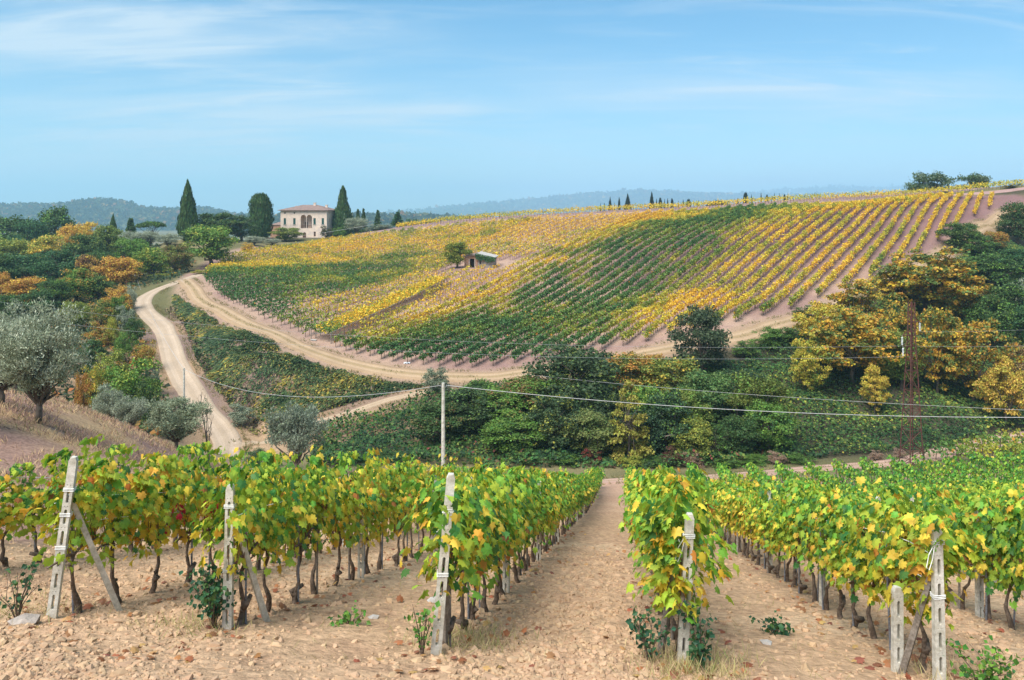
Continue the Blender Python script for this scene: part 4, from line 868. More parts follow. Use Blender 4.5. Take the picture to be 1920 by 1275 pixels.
# ---------------------------------------------------------------- villa
def arch(cx, z0, w, h, n=9):
    r = w / 2; pts = [(cx - r, z0), (cx + r, z0)]
    return pts + [(cx + r * math.cos(a), z0 + h - r + r * math.sin(a)) for a in np.linspace(0, math.pi, n)]
def rect(cx, z0, w, h): return [(cx - w / 2, z0), (cx + w / 2, z0), (cx + w / 2, z0 + h), (cx - w / 2, z0 + h)]
def villa():
    Y = 277.0; x0 = (526 - U0) * Y / FPX; W, H, D = 16.6, 9.6, 12.0
    z0 = float(gz(x0 + 8, Y + 4)) - .1
    e = empty('villa', (x0, Y, z0), R(-7)); tag(e, 'pink plastered villa with a double-arched loggia and hipped roof', 'villa')
    loggia = [arch(8.25, 3.55, 1.95, 4.6), arch(10.35, 3.55, 1.95, 4.6)]; door = arch(9.15 - .55, 0.02, 1.25, 2.1)
    wins = [(1.55, 4.9), (5.0, 4.9), (12.25, 4.9), (15.2, 4.9)]; small = [(1.55, 8.55), (5.0, 8.55)]; low = (12.3, .75)
    holes = loggia + [door] + [rect(x, z, .85, 2.1) for x, z in wins] + [rect(x, z, .55, .5) for x, z in small] + [rect(low[0], low[1], .75, 1.6)]
    m = MB(); m.plate([(0, -.6), (W, -.6), (W, H), (0, H)], holes, 0, .45); m.build('front_wall', M['plaster'], e)
    sh = [rect(2.6, 4.9, .85, 2.1), rect(7.5, 4.9, .85, 2.1), rect(2.6, 8.55, .55, .5), rect(7.5, 8.55, .55, .5)]
    m = MB(); m.plate([(.452, -.6), (D, -.6), (D, H), (.452, H)], sh, 0, .45); o = m.build('side_wall', M['plaster'], e, loc=(W, 0, 0), rz=R(90))
    m = MB(); m.box((.22, D / 2 + .228, H / 2 - .3), (.44, D - .46, H + .6)); m.build('side_wall', M['plaster'], e)
    m = MB(); m.box((W / 2, D - .2, H / 2 - .3), (W - .9, .4, H + .6)); m.build('back_wall', M['plaster'], e)
    for x, z in wins:
        w = empty('window', (x, .12, z)); w.parent = e
        for s in (-1, 1):
            q = MB(); q.box((s * .205, 0, 1.05), (.40, .06, 2.06)); 
            for k in range(12): q.box((s * .205, -.04, .15 + k * .16), (.32, .025, .07))
            q.build('shutter', M['shutter'], w)
        q = MB(); q.box((0, -.17, -.05), (1.1, .3, .09)); q.build('sill', M['slab'], w)
    for x, z in small: q = MB(); q.box((x, .3, z + .25), (.54, .04, .49)); q.build('attic_window', M['dark'], e)
    q = MB(); q.box((low[0], .25, low[1] + .8), (.74, .06, 1.58)); 
    for k in range(3): q.box((low[0] - .2 + .2 * k, .18, low[1] + .8), (.04, .04, 1.56))
    q.build('lower_window', M['wood'], e)
    q = MB(); q.plate(arch(8.6, .03, 1.23, 2.08), [], .22, .30); q.build('arched_door', M['wood'], e)
    # loggia: a room behind the arches with a column, a railing and two doors
    lg = empty('loggia', (9.3, .46, 3.5)); lg.parent = e
    q = MB(); q.box((0, 2.4, 2.3), (4.6, .1, 4.8)); q.box((-2.3, 1.2, 2.3), (.1, 2.3, 4.8)); q.box((2.3, 1.2, 2.3), (.1, 2.3, 4.8)); q.box((0, 1.2, -.02), (4.5, 2.3, .08)); q.box((0, 1.2, 4.72), (4.5, 2.3, .08)); q.build('room', M['plaster'], lg)
    q = MB(); q.tube([(0, -.25, .02), (0, -.25, .2), (0, -.25, .25), (0, -.25, 3.2), (0, -.25, 3.3), (0, -.25, 3.6)], [.22, .22, .15, .13, .2, .22], 10); q.build('column', M['slab'], lg)
    for x in (-1.05, 1.3): q = MB(); q.box((x, 2.31, 1.1), (.9, .06, 2.2)); q.build('inner_door', M['shutter'] if x > 0 else M['dark'], lg)
    q = MB(); q.box((0, -.22, .98), (4.05, .08, .09)); q.box((0, -.22, .08), (4.05, .06, .06))
    for k in range(22): q.box((-1.95 + k * .186, -.22, .53), (.045, .045, .82))
    q.build('railing', M['wood'], lg)
    # hipped roof with overhanging eaves
    ov = .75; a = np.array([(-ov, -ov), (W + ov, -ov), (W + ov, D + ov), (-ov, D + ov)]); zr = H + 2.1; v = [(*p, H + .02) for p in a] + [(*p, H + .2) for p in a] + [(5.6, D / 2, zr), (W - 5.6, D / 2, zr)]
    q = MB(); q.add(v, [(3, 2, 1, 0), (0, 1, 5, 4), (1, 2, 6, 5), (2, 3, 7, 6), (3, 0, 4, 7), (4, 5, 9, 8), (6, 7, 8, 9)], 0); q.f.append((np.array([(5, 6, 9), (7, 4, 8)]), 0, None)); rf = q.build('roof', M['rooft'], e)
    for x, y, zc, hh in ((10.4, 5.2, zr + .1, 1.1), (14.2, 6.4, zr - .6, 1.0), (2.6, 8.0, zr - .9, .9)):
        q = MB(); q.box((x, y, zc), (.8, .6, hh)); q.box((x, y, zc + hh / 2 + .06), (1.0, .8, .12)); q.build('chimney', M['plaster'], rf)
    q = MB(); q.box((W / 2, .0, H - .06), (W + .1, .26, .12)); q.build('cornice', M['slab'], e)
    # low wing at the left with its own tiled roof
    q = MB(); q.box((-2.4, 5.0, 2.0), (4.4, 6.0, 5.2)); q.build('wing_wall', M['brick'], e)
    v = [(-4.9, 1.7, 4.61), (-.02, 1.7, 4.61), (-.02, 8.3, 4.61), (-4.9, 8.3, 4.61), (-.02, 3.5, 6.2), (-.02, 6.5, 6.2)]
    q = MB(); q.add(v, [(3, 2, 1, 0), (1, 2, 5, 4)]); q.f.append((np.array([(0, 1, 4), (2, 3, 5)]), 0, None)); q.f.append((np.array([(3, 0, 4, 5)]), 0, None)); q.build('wing_roof', M['rooft'], e)
    t = MB(); t.box((7.5, -3.2, -.35), (24, .5, 1.3)); t.box((7.5, -3.2, .34), (24.2, .7, .1)); w = t.build('terrace_wall', M['stone'], loc=(x0, Y, z0), rz=R(-7)); tag(w, 'low dark stone terrace wall in front of the villa', 'wall')
villa()
# ---------------------------------------------------------------- stone hut among the vines
def hut():
    x, y = HUT; z = float(gz(x, y)); e = empty('stone_hut', (x, y, z), R(-12)); tag(e, 'small ruined stone hut with an ivy-hung lean-to roof among the vines', 'hut')
    m = MB(); m.plate([(-2.1, -.4), (.9, -.4), (.9, 2.75), (-2.1, 2.35)], [rect(-.35, 0.0, 1.0, 1.95)], -2.0, -1.62); m.build('front_wall', M['brick'], e)
    m = MB(); m.plate([(.902, -.4), (4.3, -.4), (4.3, 1.9), (.902, 2.55)], [rect(1.45, .75, .32, 1.05)], -1.9, -1.55); m.build('front_wall', M['stone'], e)
    for q in (((-1.92, .0, 1.0), (.36, 3.2, 2.7)), ((4.12, .0, .75), (.36, 3.1, 2.2)), ((1.1, 1.75, 1.05), (6.3, .36, 2.6))): m = MB(); m.box(*q); m.build('wall', M['stone'], e)
    m = MB(); m.box((1.0, 0, .03), (5.6, 3.0, .04)); m.build('floor', M['dark'], e)
    m = MB(); m.plate([(.5, 0), (1.0, 0), (.5, 1.93), (0, 1.93)][:0] or rect(-.35, .02, .96, 1.9), [], -1.2, -1.14); m.build('door', M['dark'], e)  # near-black panel paints the darkness of the open doorway
    for s, w in ((-1.0, .14), (.30, .14)): m = MB(); m.box((s + .0, -2.02, .95), (w, .12, 1.9)); m.build('door_jamb', M['slab'], e)
    v = np.array([(.6, -2.35, 3.0), (4.7, -2.3, 2.15), (4.7, 2.1, 2.55), (.6, 2.1, 3.45)]); m = MB(); m.add(np.vstack([v, v - [0, 0, .16]]), [(0, 1, 2, 3), (7, 6, 5, 4), (0, 4, 5, 1), (1, 5, 6, 2), (2, 6, 7, 3), (3, 7, 4, 0)]); m.build('roof', M['slab'], e)
    v = np.array([(-2.3, -2.25, 2.45), (.58, -2.3, 2.85), (.58, 2.1, 3.3), (-2.3, 2.1, 2.8)]); m = MB(); m.add(np.vstack([v, v - [0, 0, .14]]), [(0, 1, 2, 3), (7, 6, 5, 4), (0, 4, 5, 1), (1, 5, 6, 2), (2, 6, 7, 3), (3, 7, 4, 0)]); m.build('roof', M['rooft'], e)
    r = np.random.default_rng(4); n = 900; xx = r.uniform(.5, 4.8, n); dr = r.random(n) ** 1.6 * (.5 + 1.0 * vnoise(xx, xx * 0, .7, 2)); o = np.stack([xx, -2.35 - .15 * r.random(n), 3.05 - .21 * (xx - .6) - dr], 1)
    top = r.random(n) < .25; o[top, 1] += r.uniform(.2, 1.0, top.sum()); o[top, 2] = 3.08 - .21 * (o[top, 0] - .6) + .1 * (o[top, 1] + 2.3)
    m = MB(); vv, f = leaves(o, unit(rdir(n, r) * .5 + [0, -.2, -1]), unit(rdir(n, r) * .6 + [0, -1, .4]), r.uniform(.18, .34, n), LEAF4); m.add(vv, f, 0, pick([.6, .4], [np.array((.03, .08, .03)), np.array((.06, .13, .03))], n, r)); m.build('ivy', M['cover'], e)
hut()
# ---------------------------------------------------------------- lattice pylon
def pylon():
    Y = 79.0; x = (1709 - U0) * Y / FPX; z = float(gz(x, Y)); H = (V0 - 566) * Y / FPX - z
    e = empty('lattice_pylon', (x, Y, z), R(12)); tag(e, 'rusty red steel lattice pylon standing in the valley vineyard', 'pylon')
    def half(t): return float(np.interp(t, [0, .08, .55, .80, 1], [.82, .74, .42, .24, .20]))
    sg = [(-1, -1), (1, -1), (1, 1), (-1, 1)]
    for a, b in sg:
        m = MB(); m.tube([(a * half(t), b * half(t), -.3 + t * (H + .3)) for t in np.linspace(0, 1, 12)], .07, 4); m.build('leg', M['rust'], e)
    n = 17; zs = [H * (1 - (1 - k / n) ** 1.25) if False else H * k / n for k in range(n + 1)]
    for k in range(n):
        t0, t1 = zs[k] / H, zs[k + 1] / H
        for i in range(4):
            a, b = sg[i], sg[(i + 1) % 4]; m = MB()
            p = [(a[0] * half(t0), a[1] * half(t0), zs[k]), (b[0] * half(t1), b[1] * half(t1), zs[k + 1])]; q = [(b[0] * half(t0), b[1] * half(t0), zs[k]), (a[0] * half(t1), a[1] * half(t1), zs[k + 1])]
            m.tube(p if (k + i) % 2 else q, .036, 4); m.build('brace', M['rust'], e)
            if k % 2 == 0 or k > 9: m = MB(); m.tube([p[0], q[0]], .032, 4); m.build('strut', M['rust'], e)
    arms = [(.88, .95), (.80, -1.05), (.735, -.95)] ; tips = []
    for t, s in arms:
        sgn = 1 if s > 0 else -1; zz = H * t; m = MB(); L = abs(s)
        for b in (-1, 1): m.tube([(-sgn * .25, b * .2, zz), (sgn * L, 0, zz)], .035, 4); m.tube([(sgn * .2, b * .2, zz + .55), (sgn * L, 0, zz)], .028, 4)
        m.build('cross_arm', M['rust'], e)
        m = MB(); k = 6
        m.tube([(sgn * L, 0, zz), (sgn * L, 0, zz - 1.0)], .018, 5)
        for q in range(k): m.tube([(sgn * L, 0, zz - .18 - q * .13), (sgn * L, 0, zz - .22 - q * .13), (sgn * L, 0, zz - .27 - q * .13)], [.03, .11, .04], 8)
        m.build('insulator', M['ceramic'], e); c, s_ = math.cos(R(12)), math.sin(R(12)); tips.append(Vector((x + sgn * L * c, Y + sgn * L * s_, z + zz - 1.02)))
    return tips
TIPS = pylon()
def wire_ob(a, b, sag, rad, label, mt='wire', name='power_line'):
    a, b = Vector(a), Vector(b); n = 40; m = MB(); pts = []
    for i in range(n + 1):
        t = i / n; p = a.lerp(b, t); p.z -= sag * 4 * t * (1 - t); pts.append(tuple(p - a))
    m.tube(pts, rad, 5); return tag(m.build(name, M[mt], loc=a), label, 'wire')
wire_ob(TIPS[2], PX(-260, 555, 96), 2.6, .010, 'thin wire running left from the lowest pylon arm across the valley')
wire_ob(TIPS[1], PX(-260, 528, 97), 2.6, .009, 'thin wire running left from the middle pylon arm')
wire_ob(TIPS[0], PX(2250, 590, 90), .5, .009, 'thin wire running right from the top pylon arm')
wire_ob(TIPS[1], PX(2250, 628, 90), .5, .009, 'thin wire running right from the middle pylon arm')
def pole(u, vtop, Y, label, rad=(.15, .105), top=None):
    x = (u - U0) * Y / FPX; z = float(gz(x, Y)); h = (V0 - vtop) * Y / FPX - z; e = empty('utility_pole', (x, Y, z)); tag(e, label, 'pole')
    m = MB(); m.tube([(0, 0, -.3), (0, 0, h * .5), (0, 0, h)], [rad[0], (rad[0] + rad[1]) / 2, rad[1]], 10); m.build('post', M['concrete'], e, smooth=False)
    m = MB(); m.tube([(.1, -.02, h - .22), (.24, -.03, h - .25), (.26, -.03, h - .12)], .018, 5); m.tube([(-.1, -.02, h - .22), (-.22, -.03, h - .24)], .018, 5); m.build('cable_hook', M['metal'], e)
    return Vector((x, Y, z + h - .15))
p1 = pole(831, 718, 52, 'tall concrete utility pole rising from the near vines')
p2 = pole(345, 690, 101, 'utility pole beside the gravel road')
p3 = pole(253, 512, 186, 'small far utility pole above the road bend', (.13, .09))
wire_ob(p1 + Vector((-.15, 0, 0)), p2, 1.9, .017, 'pale cable sagging between the concrete pole and the roadside pole', 'cable', 'cable')
wire_ob(p1 + Vector((.2, 0, 0)), PX(2150, 780, 47), .75, .019, 'thick pale cable running right from the concrete pole', 'cable', 'cable')
wire_ob(PX(978, 701, 97), PX(2100, 776, 66), .55, .013, 'thinner pale cable running right above the gully trees', 'cable', 'cable')
wire_ob(p2, p3, 1.5, .02, 'thin cable from the roadside pole to the far pole', 'cable', 'cable')
wire_ob(p3, PX(395, 478, 235), 1.0, .02, 'thin cable climbing from the far pole towards the villa', 'cable', 'cable')
wire_ob(PX(505, 449, 262), PX(700, 421, 262), .3, .03, 'thin cable crossing in front of the villa garden', 'cable', 'cable')
# white sheet and a slab by the hill track
for u, v, Y, s, nm, lb in ((763, 683, 113.5, (.9, .5), 'plastic_sheet', 'crumpled white plastic sheet on the hill track verge'), (588, 648, 124, (.9, .5), 'grey_slab', 'grey slab lying at the end of the pergola')):
    x = (u - U0) * Y / FPX; g = 7; a, b = np.meshgrid(np.linspace(-.5, .5, g), np.linspace(-.5, .5, g)); zz = np.array(gz(x + a * s[0], Y + b * s[1])) + .05 + (.16 * np.random.default_rng(2).random((g, g)) if nm[0] == 'p' else .06)
    i = (np.arange(g - 1)[:, None] * g + np.arange(g - 1)[None]).ravel(); m = MB(); m.add(np.stack([a * s[0] + x, b * s[1] + Y, zz], -1).reshape(-1, 3), np.stack([i, i + 1, i + g + 1, i + g], 1)); tag(m.build(nm, M['white'] if nm[0] == 'p' else M['slab']), lb, nm.replace('_', ' '))

# ---------------------------------------------------------------- concrete trellis posts of the near rows
def slot(cx, z0, w, h, n=5):
    r = w / 2
    return [(cx + r * math.cos(a), z0 + r + r * math.sin(a)) for a in np.linspace(math.pi, 2 * math.pi, n)] + [(cx + r * math.cos(a), z0 + h - r + r * math.sin(a)) for a in np.linspace(0, math.pi, n)]
def post_mesh(H=2.05, w0=.125, w1=.095, th=.075, slots=True, sl=.19, gap=.27):
    out = [(-w0 / 2, -.35), (w0 / 2, -.35), (w1 / 2, H - .05), (w1 * .3, H), (-w1 * .3, H), (-w1 / 2, H - .05)]; holes = []
    if slots:
        z = .12
        while z + sl < H - .12: holes.append(slot(0, z, .034, sl)); z += gap
        z = .12 + sl + (gap - sl) / 2
        while z < H - .1: holes += [[(s + .006 * math.cos(a), z + .006 * math.sin(a)) for a in np.linspace(0, 2 * math.pi, 6, endpoint=False)] for s in (-.018, .018)]; z += gap
    m = MB(); m.plate(out, holes, -th / 2, th / 2); return m.mesh('post', M['concrete'])
PM = post_mesh(); PMS = post_mesh(1.72); PPLAIN = post_mesh(1.55, .10, .085, .09, False)
def trellis_post(c, y, dx, label, me=PM, leanx=0.0, leany=0.0, ties=(), rz=0.0, dz=0.0, loop=False):
    x = c + RD * y + dx; z = float(gz(x, y)); e = empty('trellis_post', (x, y, z + dz)); e.rotation_euler = (leany, leanx, rz); tag(e, label, 'post', 'concrete posts of the near rows'); link('post', me, e)
    for k, t in enumerate(ties):
        m = MB()
        for q in range(3):
            zz = t + .018 * q; w = .062; m.tube([(-w, -.046, zz), (w, -.046, zz + .006), (w, .046, zz), (-w, .046, zz + .004), (-w, -.046, zz)], .0045, 4)
        if loop and k == 0: m.tube([(-.06, -.05, t), (-.12, -.06, t - .10), (-.15, -.06, t - .24), (-.12, -.06, t - .27), (-.08, -.06, t - .15), (-.05, -.05, t)], .005, 4)
        m.build('string_tie', M['string'], e)
    return e
trellis_post(-7.25, 10.15, .0, 'strongly leaning slotted concrete post beside the thorny rose', leanx=.13, ties=(1.62, 1.30, .88), rz=.15)
trellis_post(-4.97, 10.05, .0, 'upright slotted concrete post above the leafy rose bush', me=post_mesh(1.86), leanx=.02, ties=(1.58, .78), dz=-.05)
trellis_post(-2.12, 9.05, .0, 'slotted concrete post with a fully bare top left of the alley', leanx=.085, ties=(1.62, .90), rz=.1)
trellis_post(.65, 9.2, .03, 'slotted concrete post at the near end right of the alley', me=PMS, leanx=.05, ties=(1.45, .92), rz=-.05, loop=True)
trellis_post(3.5, 8.85, .0, 'slotted concrete post with a hanging white string loop', me=PMS, leanx=-.02, ties=(1.55, .95), loop=True)
trellis_post(3.22, 9.4, .0, 'shorter slotted concrete post beside the string-loop post', me=post_mesh(1.0, .12, .11), leanx=.0)
def brace(c, y, dx, top, foot, label):
    x = c + RD * y + dx; z = float(gz(x, y)); m = MB(); a = Vector(top); b = Vector(foot); d = (b - a); m.tube([tuple(a), tuple(a.lerp(b, .5)), tuple(b)], [.042, .046, .052], 4); tag(m.build('brace_post', M['concrete'] if 'concrete' in label else M['oldwood'], loc=(x, y, z)), label, 'brace', 'braces behind the end posts')
brace(-7.25, 10.2, .0, (.17, .03, 1.55), (.55, .75, -.5), 'grey concrete brace propping the strongly leaning post')
brace(-4.97, 10.1, .0, (.06, .03, 1.35), (.36, .6, -.45), 'grey concrete brace propping the post above the leafy rose')
brace(-2.12, 9.1, .0, (.09, .03, 1.2), (.07, .45, -.4), 'weathered wooden brace behind the bare-topped post')
brace(.65, 9.25, .0, (-.04, .03, 1.2), (-.2, .35, -.4), 'weathered wooden brace behind the post right of the alley')
brace(3.5, 8.9, .0, (-.05, .04, 1.2), (-.22, .5, -.4), 'weathered wooden brace behind the string-loop post')
for ri in range(1, 8):
    y = START[ri] + 5.2; k = 0
    while y < 46:
        k += 1; c = ROWS[ri]
        if abs(c + RD * y) < .68 * y: trellis_post(c, y, .05, f'slotted post inside the {ROWNAME[ri]}, {ordinal(k)} after its end', me=PM if (ri + k) % 3 else PMS, leanx=random.gauss(0, .02), dz=-.12, rz=random.gauss(0, .2))
        y += 5.4 + random.gauss(0, .15)
for ri in range(0, 8):
    e = None; c = ROWS[ri]; y0, y1 = [11.4, 10.2, 10.1, 9.1, 9.25, 8.9, 8.6, 8.6][ri], min([26, 40, 62, 71, 72, 73, 73, 73][ri], 60)
    ys = np.linspace(y0, y1, 60); x = c + RD * ys; zz = gz(x, ys); zz = np.convolve(np.pad(zz, 2, 'edge'), np.ones(5) / 5, 'valid')
    e = empty('trellis_wires', (x[0], ys[0], zz[0])); tag(e, f'thin trellis wires strung along the {ROWNAME[ri]}', 'wire', 'trellis wires')
    for h in (.84, 1.22, 1.55): m = MB(); m.tube(np.stack([x - x[0], ys - ys[0], zz - zz[0] + h], 1), .0055, 4); m.build('wire', M['string'] if h > 1.1 else M['wire'], e)
# ---------------------------------------------------------------- ground cover
def region(poly, dens, r):
    p = np.array(poly); lo, hi = p.min(0), p.max(0); n = int((hi - lo).prod() * dens); x = r.uniform(lo[0], hi[0], n); y = r.uniform(lo[1], hi[1], n); k = in_poly(x, y, poly); return x[k], y[k]
def grad(x, y, d=.8): return (gz(x + d, y) - gz(x - d, y)) / (2 * d), (gz(x, y + d) - gz(x, y - d)) / (2 * d)
def cover(name, label, cat, poly, dens, size, hmax, cols, probs, seed, tpl=LEAF4, down=.3, clump=2.5, mask=None, tint=None, thr=.30):
    r = np.random.default_rng(seed); x, y = region(poly, dens, r)
    for pl, w in ((TRACK, 2.9), (ROAD, 2.8), (SIDE, 1.2), (LOW, 2.1)): k = line_dist(x, y, pl) > w + .5 * (fbm(x, y, 2, 7) - .5); x, y = x[k], y[k]
    b = fbm(x, y, clump, seed) * 1.2 - .1; k = (b > thr - .3 * r.random(len(x))); x, y, b = x[k], y[k], b[k]
    if mask is not None: k = r.random(len(x)) < mask(x, y); x, y, b = x[k], y[k], b[k]
    n = len(x); h = hmax * np.clip((b - .15) * 1.6, .05, 1.3) * np.sqrt(r.random(n)); gxx, gyy = grad(x, y)
    o = np.stack([x, y, gz(x, y) + h], 1); nrm = unit(np.stack([-gxx, -gyy, np.ones(n)], 1)); dn = unit(np.stack([-gxx, -gyy, -(gxx ** 2 + gyy ** 2)], 1))
    t = unit(dn * down * 2 + rdir(n, r) * .9 + np.array([0, 0, .1])); nm = unit(nrm * .9 + np.array([0, -.5, .2]) + rdir(n, r) * .65)
    pr = np.asarray(probs, float)[None] * np.ones((n, 1)); pn = fbm(x, y, clump * 1.7, seed + 3)[:, None]; q = np.linspace(-1, 1, len(cols))[None]; pr = pr * np.exp((pn - .5) * 9 * q)
    col = pick(pr, [np.array(c) for c in cols], n, r)
    m = MB(); v, f = leaves(o, t, nm, size * r.uniform(.5, 1.4, n), tpl); m.add(v, f, 0, col); return tag(m.build(name, M['cover']), label, cat, kind='stuff')
XP = lambda u, y: (u - U0) * y / FPX
RIGHT = [(XP(1390, 96), 86), (XP(1500, 86), 85.5), (XP(1760, 90), 89), (XP(1990, 98), 97), (XP(2050, 150), 150), (XP(1960, 190), 190), (XP(1830, 180), 176), (XP(1640, 150), 145), (XP(1500, 128), 126), (XP(1390, 116), 115)]
cover('ivy_cover', 'dark green ivy and creepers blanketing the right-hand slope', 'ivy', RIGHT, 24, .32, 1.5, [(.024, .058, .02), (.045, .105, .028), (.075, .155, .034), (.15, .21, .04), (.36, .36, .05)], [.28, .34, .26, .11, .015], 71, down=.6, clump=4)
GULLY = [(XP(590, 86), 82), (XP(1000, 83), 82.5), (XP(1500, 85), 84.5), (XP(1420, 112), 112), (XP(1200, 111), 110), (XP(960, 106), 105), (XP(840, 105), 103.5), (XP(700, 101), 99), (XP(600, 97), 96)]
cover('bramble_cover', 'dark bramble and creeper thicket covering the gully floor', 'brambles', GULLY, 30, .34, 1.5, [(.024, .06, .022), (.045, .11, .03), (.08, .165, .038), (.16, .21, .04), (.22, .09, .05)], [.24, .36, .30, .08, .015], 72, down=.45, clump=3.5)
BANK = [(XP(520, 97), 99), (XP(600, 99), 101), (XP(800, 105), 106), (XP(900, 106), 106), (XP(800, 107), 106.6), (XP(640, 113), 112.5), (XP(480, 128), 127), (XP(400, 142), 141), (XP(362, 160), 158), (XP(332, 160), 158), (XP(340, 140), 140), (XP(368, 122), 121), (XP(400, 110), 110), (XP(450, 103), 104)]
def bank_mask(x, y):
    d = line_dist(x, y, TRACK); return np.clip(1.55 - d / 17 + (fbm(x, y, 5, 77) - .5) * 1.6, .03, 1)
cover('bank_weeds', 'trailing green and yellow weeds streaming down the bank below the hill track', 'weeds', BANK, 60, .55, .8, [(.045, .085, .035), (.075, .13, .045), (.13, .18, .06), (.22, .22, .06), (.44, .34, .06)], [.22, .32, .26, .12, .04], 73, SPRIG, down=.85, clump=2.6, mask=bank_mask)
cover('bank_straw', 'dry straw and brown stems on the lower bank beside the road', 'dry grass', BANK + [], 9, .5, .35, [(.20, .13, .09), (.32, .21, .12), (.44, .31, .17), (.26, .16, .13)], [.3, .3, .25, .15], 74, SPRIG, down=.3, mask=lambda x, y: 1 - .6 * bank_mask(x, y), thr=.2)
FOOT = [(XP(395, 94), 96), (XP(460, 96), 97.5), (XP(520, 98), 99), (XP(400, 118), 118), (XP(345, 135), 135), (XP(330, 150), 150), (XP(305, 148), 148), (XP(335, 128), 128), (XP(362, 112), 112)]
cover('ditch_scrub', 'brown and olive scrub along the ditch beside the gravel road', 'scrub', FOOT, 14, .36, .9, [(.10, .07, .05), (.18, .12, .08), (.12, .12, .05), (.30, .20, .12), (.22, .20, .05)], [.3, .3, .2, .2, .1], 75, down=.2, clump=1.8)
LEFTWOOD = [(-70, 70), (XP(330, 84), 84), (XP(345, 100), 100), (XP(285, 115), 115), (XP(270, 135), 135), (XP(235, 152), 152), (XP(250, 168), 168), (XP(340, 182), 182), (XP(370, 215), 215), (-140, 270), (-150, 120)]
cover('wood_undergrowth', 'mixed green and rusty undergrowth of the wooded valley at left', 'undergrowth', LEFTWOOD, 3.2, .60, 1.6, [(.03, .055, .025), (.06, .10, .03), (.10, .11, .035), (.20, .11, .03), (.34, .16, .03)], [.3, .3, .22, .1, .06], 76, clump=5)
# dry grass on the olive slope and at the vine feet
def grass(name, label, x, y, hh, cols, probs, r, wide=.035, lean=.5):
    n = len(x); o = np.stack([x, y, gz(x, y) - .02], 1); t = unit(np.stack([r.normal(0, lean, n), r.normal(0, lean, n), np.ones(n)], 1)); nm = unit(np.stack([r.normal(0, .5, n), -np.ones(n), r.normal(.2, .3, n)], 1))
    tpl = (SPRIG[0] * np.array([wide * 8, 1, 1]), SPRIG[1]); m = MB(); v, f = leaves(o, t, nm, hh * r.uniform(.5, 1.3, n), tpl); m.add(v, f, 0, pick(probs, [np.array(c) for c in cols], n, r)); return tag(m.build(name, M['grass']), label, 'grass', kind='stuff')
def grasses():
    r = np.random.default_rng(9)
    x, y = region([(-42, 30), (-12, 13), (-9, 17), (-5, 45), (-22, 66), (-45, 70)], 42, r); k = (x - RD * y < -11.4 + 2 * fbm(x, y, 3, 8)) & (fbm(x, y, 1.6, 81) > .36); x, y = x[k], y[k]
    grass('dry_slope_grass', 'dry mauve and straw grass on the olive slope', x, y, .33, [(.40, .25, .18), (.56, .40, .22), (.27, .17, .13), (.26, .24, .10)], [.30, .36, .24, .10], r, .035, .7)
    xs, ys = [], []
    for cx, cy, rad, n in [(-.55, 9.9, .35, 500), (1.9, 8.8, .30, 500), (2.15, 9.3, .35, 350), (-6.5, 10.6, .5, 300), (-4.0, 9.9, .3, 220), (5.0, 9.0, .4, 200)]: xs.append(cx + r.normal(0, rad, n)); ys.append(cy + r.normal(0, rad, n))
    grass('straw_tufts', 'straw tufts and dry grass at the feet of the end posts', np.concatenate(xs), np.concatenate(ys), .2, [(.50, .40, .20), (.42, .36, .15), (.28, .30, .10), (.50, .33, .2)], [.4, .3, .2, .1], r, .014, .7)
    x, y = region([(-9, 8.6), (8, 8.2), (24, 36), (-6, 36)], 46, r); c = x - RD * y; w = np.exp(-((c + 3.5) / .75) ** 2) + np.exp(-((c - 2.0) / .7) ** 2) + .5 * np.exp(-((c - 4.8) / .7) ** 2) + .12; k = (r.random(len(x)) < w) & (fbm(x, y, .7, 83) > .43); x, y = x[k], y[k]
    grass('alley_grass', 'thin dry grass growing on the alleys between the near rows', x, y, .15, [(.46, .34, .20), (.36, .31, .13), (.22, .24, .07), (.44, .28, .17)], [.4, .3, .12, .18], r, .012, .9)
grasses()
def verges():
    r = np.random.default_rng(19); xs, ys = [], []
    for pl, w, n in ((TRACK, 1.75, 9000), (ROAD[:14], 1.9, 5000), (LOW, 1.9, 3500), (SIDE, 1.0, 1500), (TRACK, 0.0, 2500), (LOW, 0.0, 900)):
        p = catmull(pl, .5); k = r.integers(0, len(p), n); t = unit(np.gradient(p, axis=0))[k]; off = np.where(r.random(n) < .5, -1, 1) * (w + np.abs(r.normal(0, .45, n))) if w else r.normal(0, .22, n)
        a, b = p[k, 0] - t[:, 1] * off, p[k, 1] + t[:, 0] * off; q = fbm(a, b, 2.2, 23) > .47; xs.append(a[q]); ys.append(b[q])
    grass('verge_grass', 'dry grass and weeds along the verges and crowns of the dirt tracks', np.concatenate(xs), np.concatenate(ys), .42, [(.34, .27, .12), (.24, .23, .08), (.14, .17, .05), (.30, .19, .10)], [.35, .25, .25, .15], r, .05, .9)
verges()
